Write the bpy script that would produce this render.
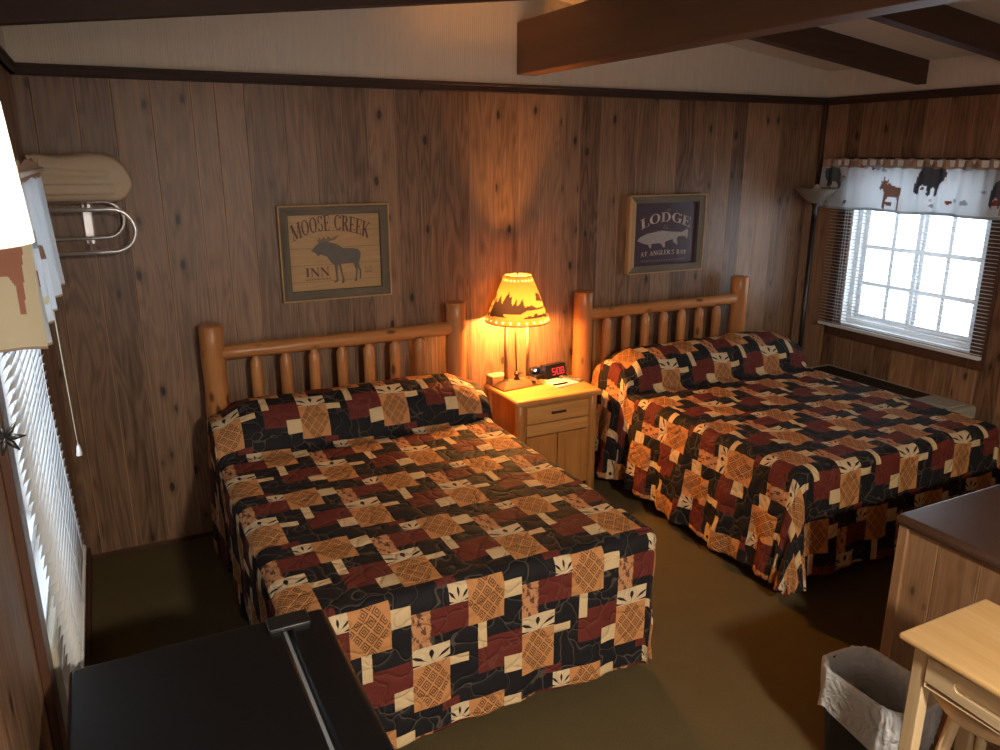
import bpy, bmesh, math, random
from mathutils import Vector, Matrix, noise
random.seed(7)
pi = math.pi
for o in list(bpy.data.objects): bpy.data.objects.remove(o)
SC = bpy.context.scene
COL = SC.collection

# ---------------------------------------------------------------- camera, world, exposure
cd = bpy.data.cameras.new('camera'); cam = bpy.data.objects.new('camera', cd); COL.objects.link(cam)
cam.location = (0, 0, 2.05)
cam.rotation_euler = (math.radians(90 - 15.89), 0, math.radians(-26.73))
cd.sensor_width = 36; cd.lens = 777.7 * 36 / 1000; cd.clip_start = .02
SC.camera = cam
SC.view_settings.view_transform = 'Standard'; SC.view_settings.look = 'None'
SC.view_settings.gamma = 1; SC.view_settings.use_curve_mapping = False
SC.view_settings.exposure = 0.8
W = bpy.data.worlds.new('world'); SC.world = W; W.use_nodes = True
W.node_tree.nodes['Background'].inputs[0].default_value = (.80, .91, 1.0, 1)
W.node_tree.nodes['Background'].inputs[1].default_value = 3.2
def area(name, loc, rot, sx, sy, power, color, portal=False):
    l = bpy.data.lights.new(name, 'AREA'); l.shape = 'RECTANGLE'; l.size = sx; l.size_y = sy
    l.energy = power; l.color = color
    o = bpy.data.objects.new(name, l); COL.objects.link(o); o.location = loc; o.rotation_euler = rot
    if portal: l.cycles.is_portal = True
    return o
R, D, L, YB = 4.775, 4.245, -.28, -2.4      # right wall, back wall, left wall, rear wall
area('portal_right', (4.93, 3.45, 1.42), (0, pi/2, 0), 1.15, 1.1, 1, (1, 1, 1), True)
area('portal_left', (-.40, 2.55, 1.4), (0, -pi/2, 0), 1.15, 1.0, 1, (1, 1, 1), True)
area('portal_rear', (1.2, YB - .14, 1.35), (pi/2, 0, 0), 1.5, 1.2, 1, (1, 1, 1), True)

# ---------------------------------------------------------------- node helpers
class NT:
    def __init__(s, name):
        s.m = bpy.data.materials.new(name); s.m.use_nodes = True
        s.t = s.m.node_tree; s.b = s.t.nodes['Principled BSDF']; s.out = s.t.nodes['Material Output']
    def n(s, typ, **kw):
        nd = s.t.nodes.new(typ)
        for k, v in kw.items():
            if k == 'op': nd.operation = v
            elif k.startswith('i_'):
                key = k[2:]; key = int(key) if key.isdigit() else key.replace('_', ' ')
                s.put(nd.inputs[key], v)
            else: setattr(nd, k, v)
        return nd
    def put(s, sock, v):
        if isinstance(v, bpy.types.NodeSocket): s.t.links.new(v, sock)
        elif isinstance(v, bpy.types.Node): s.t.links.new(v.outputs[0], sock)
        else: sock.default_value = v
    def math(s, op, a, b=0., c=None, clamp=False):
        nd = s.t.nodes.new('ShaderNodeMath'); nd.operation = op; nd.use_clamp = clamp
        s.put(nd.inputs[0], a); s.put(nd.inputs[1], b)
        if c is not None: s.put(nd.inputs[2], c)
        return nd.outputs[0]
    def mix(s, f, a, b, blend='MIX'):
        nd = s.t.nodes.new('ShaderNodeMix'); nd.data_type = 'RGBA'; nd.blend_type = blend
        s.put(nd.inputs[0], f)
        for i, v in ((6, a), (7, b)):
            if isinstance(v, (tuple, list)) and len(v) == 3: v = (*v, 1)
            s.put(nd.inputs[i], v)
        return nd.outputs[2]
    def ramp(s, f, stops, interp='LINEAR'):
        nd = s.t.nodes.new('ShaderNodeValToRGB'); nd.color_ramp.interpolation = interp
        e = nd.color_ramp.elements
        while len(e) < len(stops): e.new(.5)
        for i, (p, c) in enumerate(stops):
            e[i].position = p; e[i].color = (*c, 1) if len(c) == 3 else c
        s.put(nd.inputs[0], f); return nd.outputs[0]
    def xyz(s, v):
        nd = s.t.nodes.new('ShaderNodeSeparateXYZ'); s.put(nd.inputs[0], v); return nd.outputs
    def vec(s, x, y, z):
        nd = s.t.nodes.new('ShaderNodeCombineXYZ')
        for i, v in enumerate((x, y, z)): s.put(nd.inputs[i], v)
        return nd.outputs[0]
    def noise(s, v, scale=5, detail=3, rough=.5, dist=0):
        nd = s.n('ShaderNodeTexNoise'); s.put(nd.inputs['Vector'], v); nd.inputs['Scale'].default_value = scale
        nd.inputs['Detail'].default_value = detail; nd.inputs['Roughness'].default_value = rough
        nd.inputs['Distortion'].default_value = dist; return nd.outputs[0]
    def bump(s, h, strength=.3, dist=.01):
        nd = s.n('ShaderNodeBump'); nd.inputs['Strength'].default_value = strength
        nd.inputs['Distance'].default_value = dist; s.put(nd.inputs['Height'], h)
        s.t.links.new(nd.outputs[0], s.b.inputs['Normal']); return nd
    def base(s, c, rough=.6, metal=0., spec=None):
        if isinstance(c, (tuple, list)) and len(c) == 3: c = (*c, 1)
        s.put(s.b.inputs['Base Color'], c); s.put(s.b.inputs['Roughness'], rough)
        s.b.inputs['Metallic'].default_value = metal
        if spec is not None: s.b.inputs['Specular IOR Level'].default_value = spec
    def obj(s): return s.n('ShaderNodeTexCoord').outputs['Object']

def plain(name, c, rough=.6, metal=0., spec=None, grain=0., gs=60):
    t = NT(name); o = t.obj()
    if grain:
        nz = t.noise(o, gs, 3)
        t.base(t.mix(nz, tuple(x * (1 - grain) for x in c), tuple(min(1, x * (1 + grain)) for x in c)), rough, metal, spec)
        t.bump(nz, .15, .002)
    else: t.base(c, rough, metal, spec)
    return t.m

def planks(name, axis, dark, light, gain=1.):
    """vertical knotty boards of uneven width with grooves"""
    t = NT(name); p = t.xyz(t.obj()); x = p[axis]; z = p[2]
    vor = t.n('ShaderNodeTexVoronoi', voronoi_dimensions='1D'); t.put(vor.inputs['W'], x)
    vor.inputs['Scale'].default_value = 6.6; vor.inputs['Randomness'].default_value = .62
    ed = t.n('ShaderNodeTexVoronoi', voronoi_dimensions='1D', feature='DISTANCE_TO_EDGE'); t.put(ed.inputs['W'], x)
    ed.inputs['Scale'].default_value = 6.6; ed.inputs['Randomness'].default_value = .62
    cell = t.xyz(vor.outputs['Color'])
    off = t.math('MULTIPLY', cell[0], 37.)
    fine = t.noise(t.vec(t.math('MULTIPLY', x, 95.), off, t.math('MULTIPLY', z, 2.2)), 1, 4, .65)
    broad = t.noise(t.vec(t.math('MULTIPLY', x, 9.), off, t.math('MULTIPLY', z, .9)), 1, 2, .5, .6)
    rings = t.math('SINE', t.math('MULTIPLY', broad, 70.))
    rings = t.math('MULTIPLY_ADD', rings, .5, .5)
    # knots
    kv = t.vec(t.math('MULTIPLY', t.math('ADD', x, t.math('MULTIPLY', t.noise(t.obj(), 30, 2), .006)), 11.), off, t.math('MULTIPLY', z, 5.))
    kn = t.n('ShaderNodeTexVoronoi', voronoi_dimensions='3D'); t.put(kn.inputs['Vector'], kv); kn.inputs['Scale'].default_value = 1
    kn.inputs['Randomness'].default_value = 1
    gate = t.math('GREATER_THAN', t.xyz(kn.outputs['Color'])[1], .30)
    kd = kn.outputs['Distance']
    knot = t.math('MULTIPLY', t.ramp(kd, [(.0, (1, 1, 1)), (.10, (1, 1, 1)), (.16, (0, 0, 0))]), gate)
    halo = t.math('MULTIPLY', t.ramp(kd, [(.10, (1, 1, 1)), (.34, (0, 0, 0))]), gate)
    f = t.math('ADD', t.math('MULTIPLY', fine, .80), t.math('MULTIPLY', rings, .22))
    f = t.math('ADD', f, t.math('MULTIPLY', cell[1], .50)); f = t.math('SUBTRACT', f, .32)
    col = t.mix(f, dark, light)
    col = t.mix(t.math('MULTIPLY', halo, .38), col, tuple(c * .45 for c in dark))
    col = t.mix(t.math('MULTIPLY', knot, .85), col, (.018, .010, .007))
    g = t.ramp(ed.outputs['Distance'], [(.0, (.1, .1, .1)), (.016, (1, 1, 1))])
    edge2 = t.ramp(ed.outputs['Distance'], [(.018, (1, 1, 1)), (.05, (0, 0, 0))])
    col = t.mix(t.math('MULTIPLY', edge2, t.math('MULTIPLY', cell[2], .55)), col, tuple(min(1, c * 1.5) for c in light))
    col = t.mix(g, (.035, .020, .012), col)
    t.base(col, t.math('MULTIPLY_ADD', fine, .25, .28), 0, .45)
    h = t.math('ADD', t.math('MULTIPLY', g, 1.), t.math('MULTIPLY', fine, .16))
    h = t.math('SUBTRACT', h, t.math('MULTIPLY', knot, .1))
    t.bump(h, .55, .006)
    return t.m

def wood(name, dark, light, axis=2, rough=.4, scale=1., knots=0.):
    """long grained timber, grain along the given axis of the object's own coordinates"""
    t = NT(name); p = t.xyz(t.obj()); q = [t.math('MULTIPLY', p[i], (2. if i == axis else 28.) * scale) for i in range(3)]
    v = t.vec(*q); a = t.noise(v, 1, 4, .6, .4); b = t.noise(v, 5, 3, .6)
    col = t.mix(t.ramp(t.math('ADD', t.math('MULTIPLY', a, .75), t.math('MULTIPLY', b, .25)), [(.3, (0, 0, 0)), (.7, (1, 1, 1))]), dark, light)
    if knots:
        q2 = [t.math('MULTIPLY', p[i], 5. if i == axis else 12.) for i in range(3)]
        kn = t.n('ShaderNodeTexVoronoi'); t.put(kn.inputs['Vector'], t.vec(*q2)); kn.inputs['Scale'].default_value = 1
        k = t.ramp(kn.outputs['Distance'], [(.0, (1, 1, 1)), (.10, (.9, .9, .9)), (.2, (0, 0, 0))])
        col = t.mix(t.math('MULTIPLY', k, knots), col, (.03, .012, .006))
    t.base(col, rough); t.bump(a, .12, .004)
    return t.m

M = {}
M['wall_b'] = planks('knotty_paneling', 0, (.075, .039, .022), (.440, .262, .158))
M['wall_r'] = planks('knotty_paneling_side', 1, (.075, .039, .022), (.440, .262, .158))
t = NT('ribbed_wallpaper'); p = t.xyz(t.obj()); s_ = t.math('ADD', p[0], p[1])
w = t.math('SINE', t.math('MULTIPLY', s_, 520.)); nz = t.noise(t.vec(t.math('MULTIPLY', s_, 60.), 0., t.math('MULTIPLY', p[2], 3.)), 1, 3)
t.base(t.mix(nz, (.64, .59, .50), (.80, .74, .63)), .8); t.bump(t.math('ADD', t.math('MULTIPLY', w, .5), nz), .3, .003); M['paper'] = t.m
t = NT('textured_ceiling'); o = t.obj(); nz = t.noise(o, 90, 4, .7); t.base(t.mix(nz, (.60, .55, .47), (.76, .70, .61)), .9); t.bump(nz, .6, .006); M['ceiling'] = t.m
M['trim'] = wood('dark_stained_trim', (.030, .014, .009), (.060, .030, .020), 0, .7)
M['trim_y'] = wood('dark_stained_trim_side', (.030, .014, .009), (.060, .030, .020), 1, .7)
M['beam_y'] = wood('dark_brown_beam', (.125, .058, .028), (.155, .076, .040), 1, .5, .5)
M['beam_x'] = wood('dark_brown_rafter', (.052, .025, .016), (.072, .036, .024), 0, .55, .5)
M['casing'] = wood('brown_window_casing', (.060, .026, .015), (.100, .045, .026), 2, .45)
t = NT('olive_carpet'); o = t.obj(); nz = t.noise(o, 260, 2, .7); n2 = t.noise(o, 7, 3)
col = t.mix(nz, (.066, .048, .021), (.225, .168, .078)); t.base(t.mix(n2, col, t.mix(nz, (.08, .058, .026), (.265, .198, .095))), .95, 0, .1); t.bump(nz, 1., .012); M['carpet'] = t.m
M['vinyl'] = plain('white_vinyl', (.80, .83, .86), .35)
M['slat'] = None
def translucent(name, c, tr=.5, rough=.6, bumpy=0, node=None):
    t = NT(name); t.base(node(t) if node else c, rough)
    tl = t.n('ShaderNodeBsdfTranslucent'); t.put(tl.inputs[0], t.b.inputs['Base Color'].links[0].from_socket if t.b.inputs['Base Color'].links else (*c, 1))
    mx = t.n('ShaderNodeMixShader'); mx.inputs[0].default_value = tr
    t.t.links.new(t.b.outputs[0], mx.inputs[1]); t.t.links.new(tl.outputs[0], mx.inputs[2]); t.t.links.new(mx.outputs[0], t.out.inputs[0])
    if bumpy:
        nd = t.n('ShaderNodeBump'); nd.inputs['Strength'].default_value = bumpy; nd.inputs['Distance'].default_value = .004
        t.put(nd.inputs['Height'], t.noise(t.obj(), 400, 2)); t.t.links.new(nd.outputs[0], t.b.inputs['Normal'])
    return t.m
M['slat'] = translucent('white_blind_slat', (.78, .80, .82), .30, .4)
M['val'] = translucent('white_valance_cloth', (.80, .83, .86), .60, .9)
M['val_tan'] = translucent('tan_valance_band', (.50, .38, .30), .25, .9)
M['val_cream'] = translucent('cream_valance_cloth', (.82, .76, .58), .4, .9)
M['val_bear'] = translucent('charcoal_printed_bear', (.14, .165, .20), .40, .9)
M['val_moose'] = translucent('brown_printed_moose', (.40, .27, .23), .4, .9)
M['val_deer'] = translucent('russet_printed_deer', (.50, .24, .17), .35, .9)
M['val_red'] = translucent('rust_printed_leaves', (.42, .15, .10), .35, .9)
M['val_blue'] = translucent('pale_grey_print', (.50, .56, .60), .45, .9)
t = NT('window_glass'); 
tb = t.n('ShaderNodeBsdfTransparent'); gl = t.n('ShaderNodeBsdfGlossy'); gl.inputs['Roughness'].default_value = .02
mx = t.n('ShaderNodeMixShader'); mx.inputs[0].default_value = .05
t.t.links.new(tb.outputs[0], mx.inputs[1]); t.t.links.new(gl.outputs[0], mx.inputs[2]); t.t.links.new(mx.outputs[0], t.out.inputs[0]); M['glass'] = t.m
M['chrome'] = plain('polished_chrome', (.90, .90, .88), .30, .75)
M['log'] = wood('varnished_log', (.34, .125, .036), (.62, .270, .090), 2, .32, .7, .85)
M['log_x'] = wood('varnished_log_rail', (.34, .125, .036), (.62, .270, .090), 0, .32, .7, .85)
M['pine_ns'] = wood('honey_pine', (.32, .135, .034), (.54, .25, .07), 2, .35)
M['pine_nsx'] = wood('honey_pine_top', (.44, .21, .060), (.64, .35, .12), 0, .3)
M['black_plastic'] = plain('black_plastic', (.012, .012, .013), .35)
M['dark_fabric'] = plain('dark_base_cloth', (.012, .010, .010), .9)
M['ticking'] = plain('mattress_cloth', (.45, .42, .38), .9)
t = NT('satin_black_fridge'); o = t.obj(); nz = t.noise(o, 700, 2); t.base((.006, .006, .007), .30, 0, .32); t.bump(nz, .25, .001); M['fridge'] = t.m
M['gasket'] = plain('grey_door_gasket', (.30, .33, .36), .3, .3)
M['ivory'] = plain('ivory_plastic', (.36, .33, .27), .55)
M['grille'] = plain('dark_grille_louvers', (.03, .028, .025), .5)
M['dresser'] = planks('pine_dresser_boards', 1, (.20, .105, .052), (.42, .245, .13))
M['dresser_x'] = wood('pine_dresser_post', (.24, .125, .06), (.40, .23, .12), 2, .45)
t = NT('dark_laminate_top'); o = t.obj(); p = t.xyz(o)
a = t.noise(t.vec(t.math('MULTIPLY', p[0], 3.), t.math('MULTIPLY', p[1], 50.), p[2]), 1, 4, .6)
sp = t.n('ShaderNodeTexVoronoi'); t.put(sp.inputs['Vector'], o); sp.inputs['Scale'].default_value = 26
k = t.ramp(sp.outputs['Distance'], [(0, (1, 1, 1)), (.06, (0, 0, 0))])
t.base(t.mix(k, t.mix(a, (.045, .022, .014), (.105, .055, .036)), (.5, .5, .5)), .33); M['laminate'] = t.m
M['table_top'] = wood('light_pine_tabletop', (.62, .36, .13), (.78, .52, .24), 1, .35, .5)
M['table'] = wood('pale_pine_table', (.50, .36, .20), (.66, .51, .31), 2, .45, .5)
M['table_y'] = wood('pale_pine_drawer', (.50, .38, .22), (.68, .54, .34), 1, .45, .5)
M['stool'] = wood('pale_beech_stool', (.66, .48, .27), (.80, .64, .40), 1, .45, .5)
M['stool_dark'] = wood('reddish_table_leg', (.22, .11, .05), (.34, .18, .09), 2, .45, .5)
t = NT('white_bin_liner_film'); o = t.obj(); t.base((.82, .85, .88), .28)
tl = t.n('ShaderNodeBsdfTranslucent'); tl.inputs[0].default_value = (.74, .78, .82, 1); mx = t.n('ShaderNodeMixShader'); mx.inputs[0].default_value = .42
t.t.links.new(t.b.outputs[0], mx.inputs[1]); t.t.links.new(tl.outputs[0], mx.inputs[2]); t.t.links.new(mx.outputs[0], t.out.inputs[0])
nd = t.bump(t.math('ADD', t.noise(o, 11, 3, .5, 2.5), t.math('MULTIPLY', t.noise(o, 30, 2, .6, 1.), .25)), .8, .03); M['bag'] = t.m
M['can'] = plain('dark_bin_plastic', (.012, .014, .020), .4)
M['blanket'] = plain('tan_fleece', (.62, .51, .37), .95, 0, .1, .10, 300)
M['lamp_metal'] = plain('brushed_bronze', (.17, .105, .06), .5, .35, None, .1)
M['lamp_dark'] = plain('dark_bronze', (.06, .04, .03), .35, .6)
M['shade'] = translucent('parchment_shade', (.50, .27, .075), .10, .8)
M['shade_ink'] = translucent('shade_black_silhouette', (.035, .022, .018), .12, .8)
M['shade_white'] = translucent('white_cloth_shade', (.85, .83, .76), .6, .8)
M['lace'] = plain('dark_lacing', (.03, .015, .01), .7)
M['lace_gap'] = translucent('lacing_holes', (.95, .90, .75), .6, .8)
M['torch_glass'] = plain('grey_glass_bowl', (.20, .18, .15), .35)
M['barn'] = wood('grey_barnwood', (.085, .068, .045), (.19, .155, .11), 0, .7, 1.4)
M['barn_z'] = wood('grey_barnwood_upright', (.085, .068, .045), (.19, .155, .11), 2, .7, 1.4)
M['barn_tan_lit'] = wood('tan_barnwood_edge_lit_rail', (.40, .24, .10), (.58, .38, .17), 2, .6, 1.4)  # tan for frame edges; on the left rail it stands in for lamplight
t = NT('planked_print_ground'); p = t.xyz(t.obj()); a = t.noise(t.vec(t.math('MULTIPLY', p[0], 6.), p[1], t.math('MULTIPLY', p[2], 60.)), 1, 4, .6)
ln = t.math('LESS_THAN', t.math('FRACT', t.math('MULTIPLY', p[2], 11.)), .035)
col = t.mix(a, (.34, .195, .08), (.60, .38, .165)); t.base(t.mix(t.math('MULTIPLY', ln, .6), col, (.15, .09, .04)), .45); M['print_wood'] = t.m
t = NT('plum_print_ground'); a = t.noise(t.obj(), 25, 3); t.base(t.mix(a, (.055, .035, .052), (.085, .055, .075)), .25); M['print_plum'] = t.m
M['ink_grey'] = plain('grey_moose_ink', (.12, .105, .09), .5, 0, None, .25, 50)
M['ink_brown'] = plain('maroon_brown_ink', (.13, .042, .03), .5)
M['ink_antler'] = plain('tan_antler_ink', (.22, .13, .07), .5)
M['ink_cream'] = plain('cream_ink', (.52, .42, .36), .5)
M['ink_fish'] = plain('grey_fish_ink', (.36, .31, .28), .5, 0, None, .3, 60)
M['ink_dim'] = plain('dim_plum_ink', (.17, .13, .14), .5)
M['paper_white'] = plain('white_paper', (.80, .80, .76), .8)
M['yellow'] = plain('yellow_sticker', (.75, .60, .04), .5)
def emis(name, c, s):
    t = NT(name); t.base((0, 0, 0), .5); t.b.inputs['Emission Color'].default_value = (*c, 1); t.b.inputs['Emission Strength'].default_value = s; return t.m
M['led_red'] = emis('red_clock_digits', (1, .04, .03), 1.1)
M['led_blue'] = emis('blue_phone_light', (.35, .55, 1), 6)
M['bulb'] = emis('warm_bulb', (1, .66, .28), 22)
M['fill_glow'] = emis('added_fill_lamp_glow', (1, .86, .66), 7)  # glow of the unseen lamp added for fill

# ---------------------------------------------------------------- quilt fabrics
def quilt(name, maker, thread=.12):
    t = NT(name); uv = t.n('ShaderNodeUVMap'); uv.uv_map = 'block'; p = t.xyz(uv.outputs[0])
    cu = t.n('ShaderNodeUVMap'); cu.uv_map = 'cloth'
    wob = t.n('ShaderNodeTexNoise'); t.put(wob.inputs['Vector'], cu.outputs[0]); wob.inputs['Scale'].default_value = 9; wob.inputs['Detail'].default_value = 1
    vm = t.n('ShaderNodeVectorMath', op='SCALE'); t.put(vm.inputs[0], wob.outputs['Color']); vm.inputs['Scale'].default_value = .16
    va = t.n('ShaderNodeVectorMath', op='ADD'); t.put(va.inputs[0], cu.outputs[0]); t.put(va.inputs[1], vm.outputs[0])
    vo = t.n('ShaderNodeTexVoronoi', feature='DISTANCE_TO_EDGE'); t.put(vo.inputs['Vector'], va.outputs[0]); vo.inputs['Scale'].default_value = 9.5
    d = vo.outputs['Distance']
    line = t.ramp(d, [(.0, (1, 1, 1)), (.012, (1, 1, 1)), (.028, (0, 0, 0))])
    col = maker(t, p)
    weave = t.noise(cu.outputs[0], 900, 1)
    col = t.mix(t.math('MULTIPLY', line, thread), col, (.42, .32, .22))
    t.base(col, .75, 0, .2)
    puff = t.ramp(d, [(.0, (0, 0, 0)), (.10, (.75, .75, .75)), (.35, (1, 1, 1))])
    h = t.math('ADD', puff, t.math('MULTIPLY', t.noise(cu.outputs[0], 38, 3), .55))
    t.bump(h, .62, .010)
    return t.m
def solid(c, v=.18):
    def f(t, p): return t.mix(t.noise(t.vec(p[0], p[1], 0.), 6, 3), tuple(x * (1 - v) for x in c), tuple(x * (1 + v) for x in c))
    return f
def leafy(t, p):
    x = t.math('SUBTRACT', p[0], .5); y = t.math('SUBTRACT', p[1], .02)
    r = t.math('SQRT', t.math('ADD', t.math('MULTIPLY', x, x), t.math('MULTIPLY', y, y)))
    th = t.math('ARCTAN2', x, y)
    c1 = t.math('COSINE', t.math('MULTIPLY', th, 9.))
    w = t.math('SUBTRACT', 1., t.math('MULTIPLY', t.math('ABSOLUTE', t.math('SUBTRACT', r, .52)), 2.7))
    a = t.math('GREATER_THAN', t.math('ADD', c1, t.math('MULTIPLY', w, .9)), 1.30)
    b = t.math('LESS_THAN', t.math('ABSOLUTE', t.math('SUBTRACT', c1, 1.)), .01)
    return t.mix(t.math('MAXIMUM', a, t.math('MULTIPLY', b, t.math('LESS_THAN', r, .6))), (.62, .48, .30), (.020, .016, .016))
def diamonds(t, p):
    a = t.math('FRACT', t.math('MULTIPLY', t.math('ADD', p[0], p[1]), 2.9)); b = t.math('FRACT', t.math('ADD', 10., t.math('MULTIPLY', t.math('SUBTRACT', p[0], p[1]), 2.9)))
    d = t.math('MAXIMUM', t.math('ABSOLUTE', t.math('SUBTRACT', a, .5)), t.math('ABSOLUTE', t.math('SUBTRACT', b, .5)))
    r = t.math('FRACT', t.math('MULTIPLY', d, 5.)); m = t.math('MULTIPLY', t.math('GREATER_THAN', r, .45), t.math('LESS_THAN', d, .43))
    ex = t.math('SUBTRACT', p[0], .5); ey = t.math('SUBTRACT', p[1], .52)
    k = t.math('LESS_THAN', t.math('ADD', t.math('ABSOLUTE', t.math('MULTIPLY', ex, 1.15)), t.math('MULTIPLY', t.math('ABSOLUTE', ey), .9)), .60)
    return t.mix(t.math('MULTIPLY', t.math('MULTIPLY', m, k), .85), (.50, .23, .085), (.085, .032, .016))
def plant(t, p):
    n = t.noise(t.vec(p[0], p[1], 0.), 3.4, 3, .6)
    return t.mix(t.math('GREATER_THAN', n, .53), (.50, .24, .11), (.14, .06, .035))
QM = [quilt('quilt_black', solid((.013, .012, .014)), .16), quilt('quilt_maroon', solid((.125, .024, .018)), .06),
      quilt('quilt_cream', solid((.62, .46, .26), .06), .0), quilt('quilt_tan_diamonds', diamonds, .0),
      quilt('quilt_leaf_sprig', leafy, .0), quilt('quilt_tan_floral', plant, .0)]
TILE = ["TTTTDDDDDDLL", "TTTTCCDDDDLL", "TTTTCCPPMMMM", "TTTTDDPPMMMM", "TTTTDDPPMMMM", "DCDDDDPPDDDD", "DCDDDDLLLLDD",
        "DCMMMMLLLLDD", "DMMMMMTTTTCC", "DMMMMMTTTTDD", "DMMMCCTTTTDD", "DDDDCCTTTTDD", "DDDDDDTTTTDD", "DDDDDDDDDMMD"]
QI = dict(D=0, M=1, C=2, T=3, L=4, P=5)
BLK = {}
def flood():
    Hh, Ww = len(TILE), 12
    for r in range(Hh):
        for c in range(Ww):
            ch = TILE[r][c]
            if ch in 'DM' or (r, c) in BLK: continue
            seen = {(0, 0)}; st = [(0, 0)]
            while st:
                a, b = st.pop()
                for da, db in ((1, 0), (-1, 0), (0, 1), (0, -1)):
                    n = (a + da, b + db)
                    if n not in seen and abs(n[0]) < 9 and abs(n[1]) < 9 and TILE[(r + n[0]) % Hh][(c + n[1]) % Ww] == ch: seen.add(n); st.append(n)
            r0 = min(a for a, b in seen); r1 = max(a for a, b in seen) + 1; c0 = min(b for a, b in seen); c1 = max(b for a, b in seen) + 1
            for a, b in seen: BLK[((r + a) % Hh, (c + b) % Ww)] = (a - r0, b - c0, r1 - r0, c1 - c0)
flood()

# ---------------------------------------------------------------- mesh builder
class MB:
    def __init__(s): s.bm = bmesh.new(); s.M = Matrix.Identity(4); s.mats = []
    def mi(s, mat):
        if mat not in s.mats: s.mats.append(mat)
        return s.mats.index(mat)
    def v(s, p): return s.bm.verts.new(s.M @ Vector(p))
    def f(s, vs, smooth=False, mat=None):
        try: f = s.bm.faces.new(vs)
        except ValueError: return None
        f.smooth = smooth
        if mat: f.material_index = s.mi(mat)
        return f
    def box(s, a, b, bev=0., seg=2, mat=None):
        x0, y0, z0 = (min(a[i], b[i]) for i in range(3)); x1, y1, z1 = (max(a[i], b[i]) for i in range(3))
        vs = [s.v((x, y, z)) for z in (z0, z1) for x, y in ((x0, y0), (x1, y0), (x1, y1), (x0, y1))]
        fs = [s.f([vs[i] for i in q], False, mat) for q in ((3, 2, 1, 0), (4, 5, 6, 7), (0, 1, 5, 4), (1, 2, 6, 5), (2, 3, 7, 6), (3, 0, 4, 7))]
        if bev:
            es = {e for f in fs for e in f.edges}
            r = bmesh.ops.bevel(s.bm, geom=list(es), offset=bev, segments=seg, affect='EDGES', profile=.5, clamp_overlap=True)
            if seg > 1:
                for f in r['faces']: f.smooth = True
        return s
    def tube(s, pts, rad, n=12, cap=True, wob=0., closed=False):
        pts = [Vector(p) for p in pts]; N = len(pts)
        rs = rad if isinstance(rad, (list, tuple)) else [rad] * N
        rings = []; up = None
        for i, p in enumerate(pts):
            if closed: d = pts[(i + 1) % N] - pts[i - 1]
            else: d = pts[min(i + 1, N - 1)] - pts[max(i - 1, 0)]
            d.normalize()
            if up is None: up = Vector((0, 0, 1)) if abs(d.z) < .9 else Vector((1, 0, 0))
            x = d.cross(up)
            if x.length < 1e-4: x = d.cross(Vector((0, 1, 0)))
            x.normalize(); y = x.cross(d).normalized(); up = y
            ring = []
            for k in range(n):
                a = 2 * pi * k / n; r = rs[i]
                if wob: r *= 1 + wob * noise.noise((p + Vector((math.cos(a), math.sin(a), 0)) * .08) * 9)
                ring.append(s.v(p + x * (r * math.cos(a)) + y * (r * math.sin(a))))
            rings.append(ring)
        for i in range(N if closed else N - 1):
            A, B = rings[i], rings[(i + 1) % N]
            for k in range(n): s.f([A[k], A[(k + 1) % n], B[(k + 1) % n], B[k]], True)
        if cap and not closed: s.f(rings[0][::-1]); s.f(rings[-1])
        return s
    def log(s, a, b, r, n=20, wob=.10, steps=10, seed=0., chamfer=.008):
        a, b = Vector(a), Vector(b); d = (b - a).normalized(); ln = (b - a).length
        ps = [a, a + d * chamfer] + [a + d * (chamfer + (ln - 2 * chamfer) * i / steps) for i in range(1, steps)] + [b - d * chamfer, b]
        side = d.orthogonal().normalized(); qs = []; rs = []
        for i, p in enumerate(ps):
            k = 0 if i in (0, len(ps) - 1) else 1
            qs.append(p + side * (noise.noise(p * 3 + Vector((seed, 0, 0))) * wob * r * .6))
            rs.append(r * (1 + wob * .7 * noise.noise(p * 5 + Vector((0, seed, 3)))) - (0 if k else chamfer))
        return s.tube(qs, rs, n, True, wob)
    def lathe(s, prof, c, n=32, mat=None):
        rings = []
        for r, z in prof:
            rings.append([s.v((c[0] + r * math.cos(2 * pi * k / n), c[1] + r * math.sin(2 * pi * k / n), c[2] + z)) for k in range(n)] if r > 1e-5 else [s.v((c[0], c[1], c[2] + z))])
        for A, B in zip(rings, rings[1:]):
            for k in range(n):
                k2 = (k + 1) % n
                if len(A) == 1 and len(B) == 1: continue
                if len(A) == 1: s.f([A[0], B[k2], B[k]][::-1], True, mat)
                elif len(B) == 1: s.f([A[k], A[k2], B[0]], True, mat)
                else: s.f([A[k], A[k2], B[k2], B[k]], True, mat)
        return s
    def prism(s, poly, d, mat=None):
        """poly: 3D points of a planar outline, d: extrusion vector"""
        d = Vector(d); A = [s.v(p) for p in poly]; B = [s.v(Vector(p) + d) for p in poly]
        s.f(A[::-1], False, mat); s.f(B, False, mat)
        for i in range(len(A)): s.f([A[i], A[(i + 1) % len(A)], B[(i + 1) % len(A)], B[i]], False, mat)
        return s
    def grid(s, fn, nu, nv, closed=False, smooth=True, matfn=None):
        g = [[s.v(fn(i, j)) for j in range(nv + 1)] for i in range(nu if closed else nu + 1)]
        for i in range(nu):
            i2 = (i + 1) % nu if closed else i + 1
            for j in range(nv):
                f = s.f([g[i][j], g[i2][j], g[i2][j + 1], g[i][j + 1]], smooth)
                if matfn and f: f.material_index = s.mi(matfn(i, j))
        return s
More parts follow.
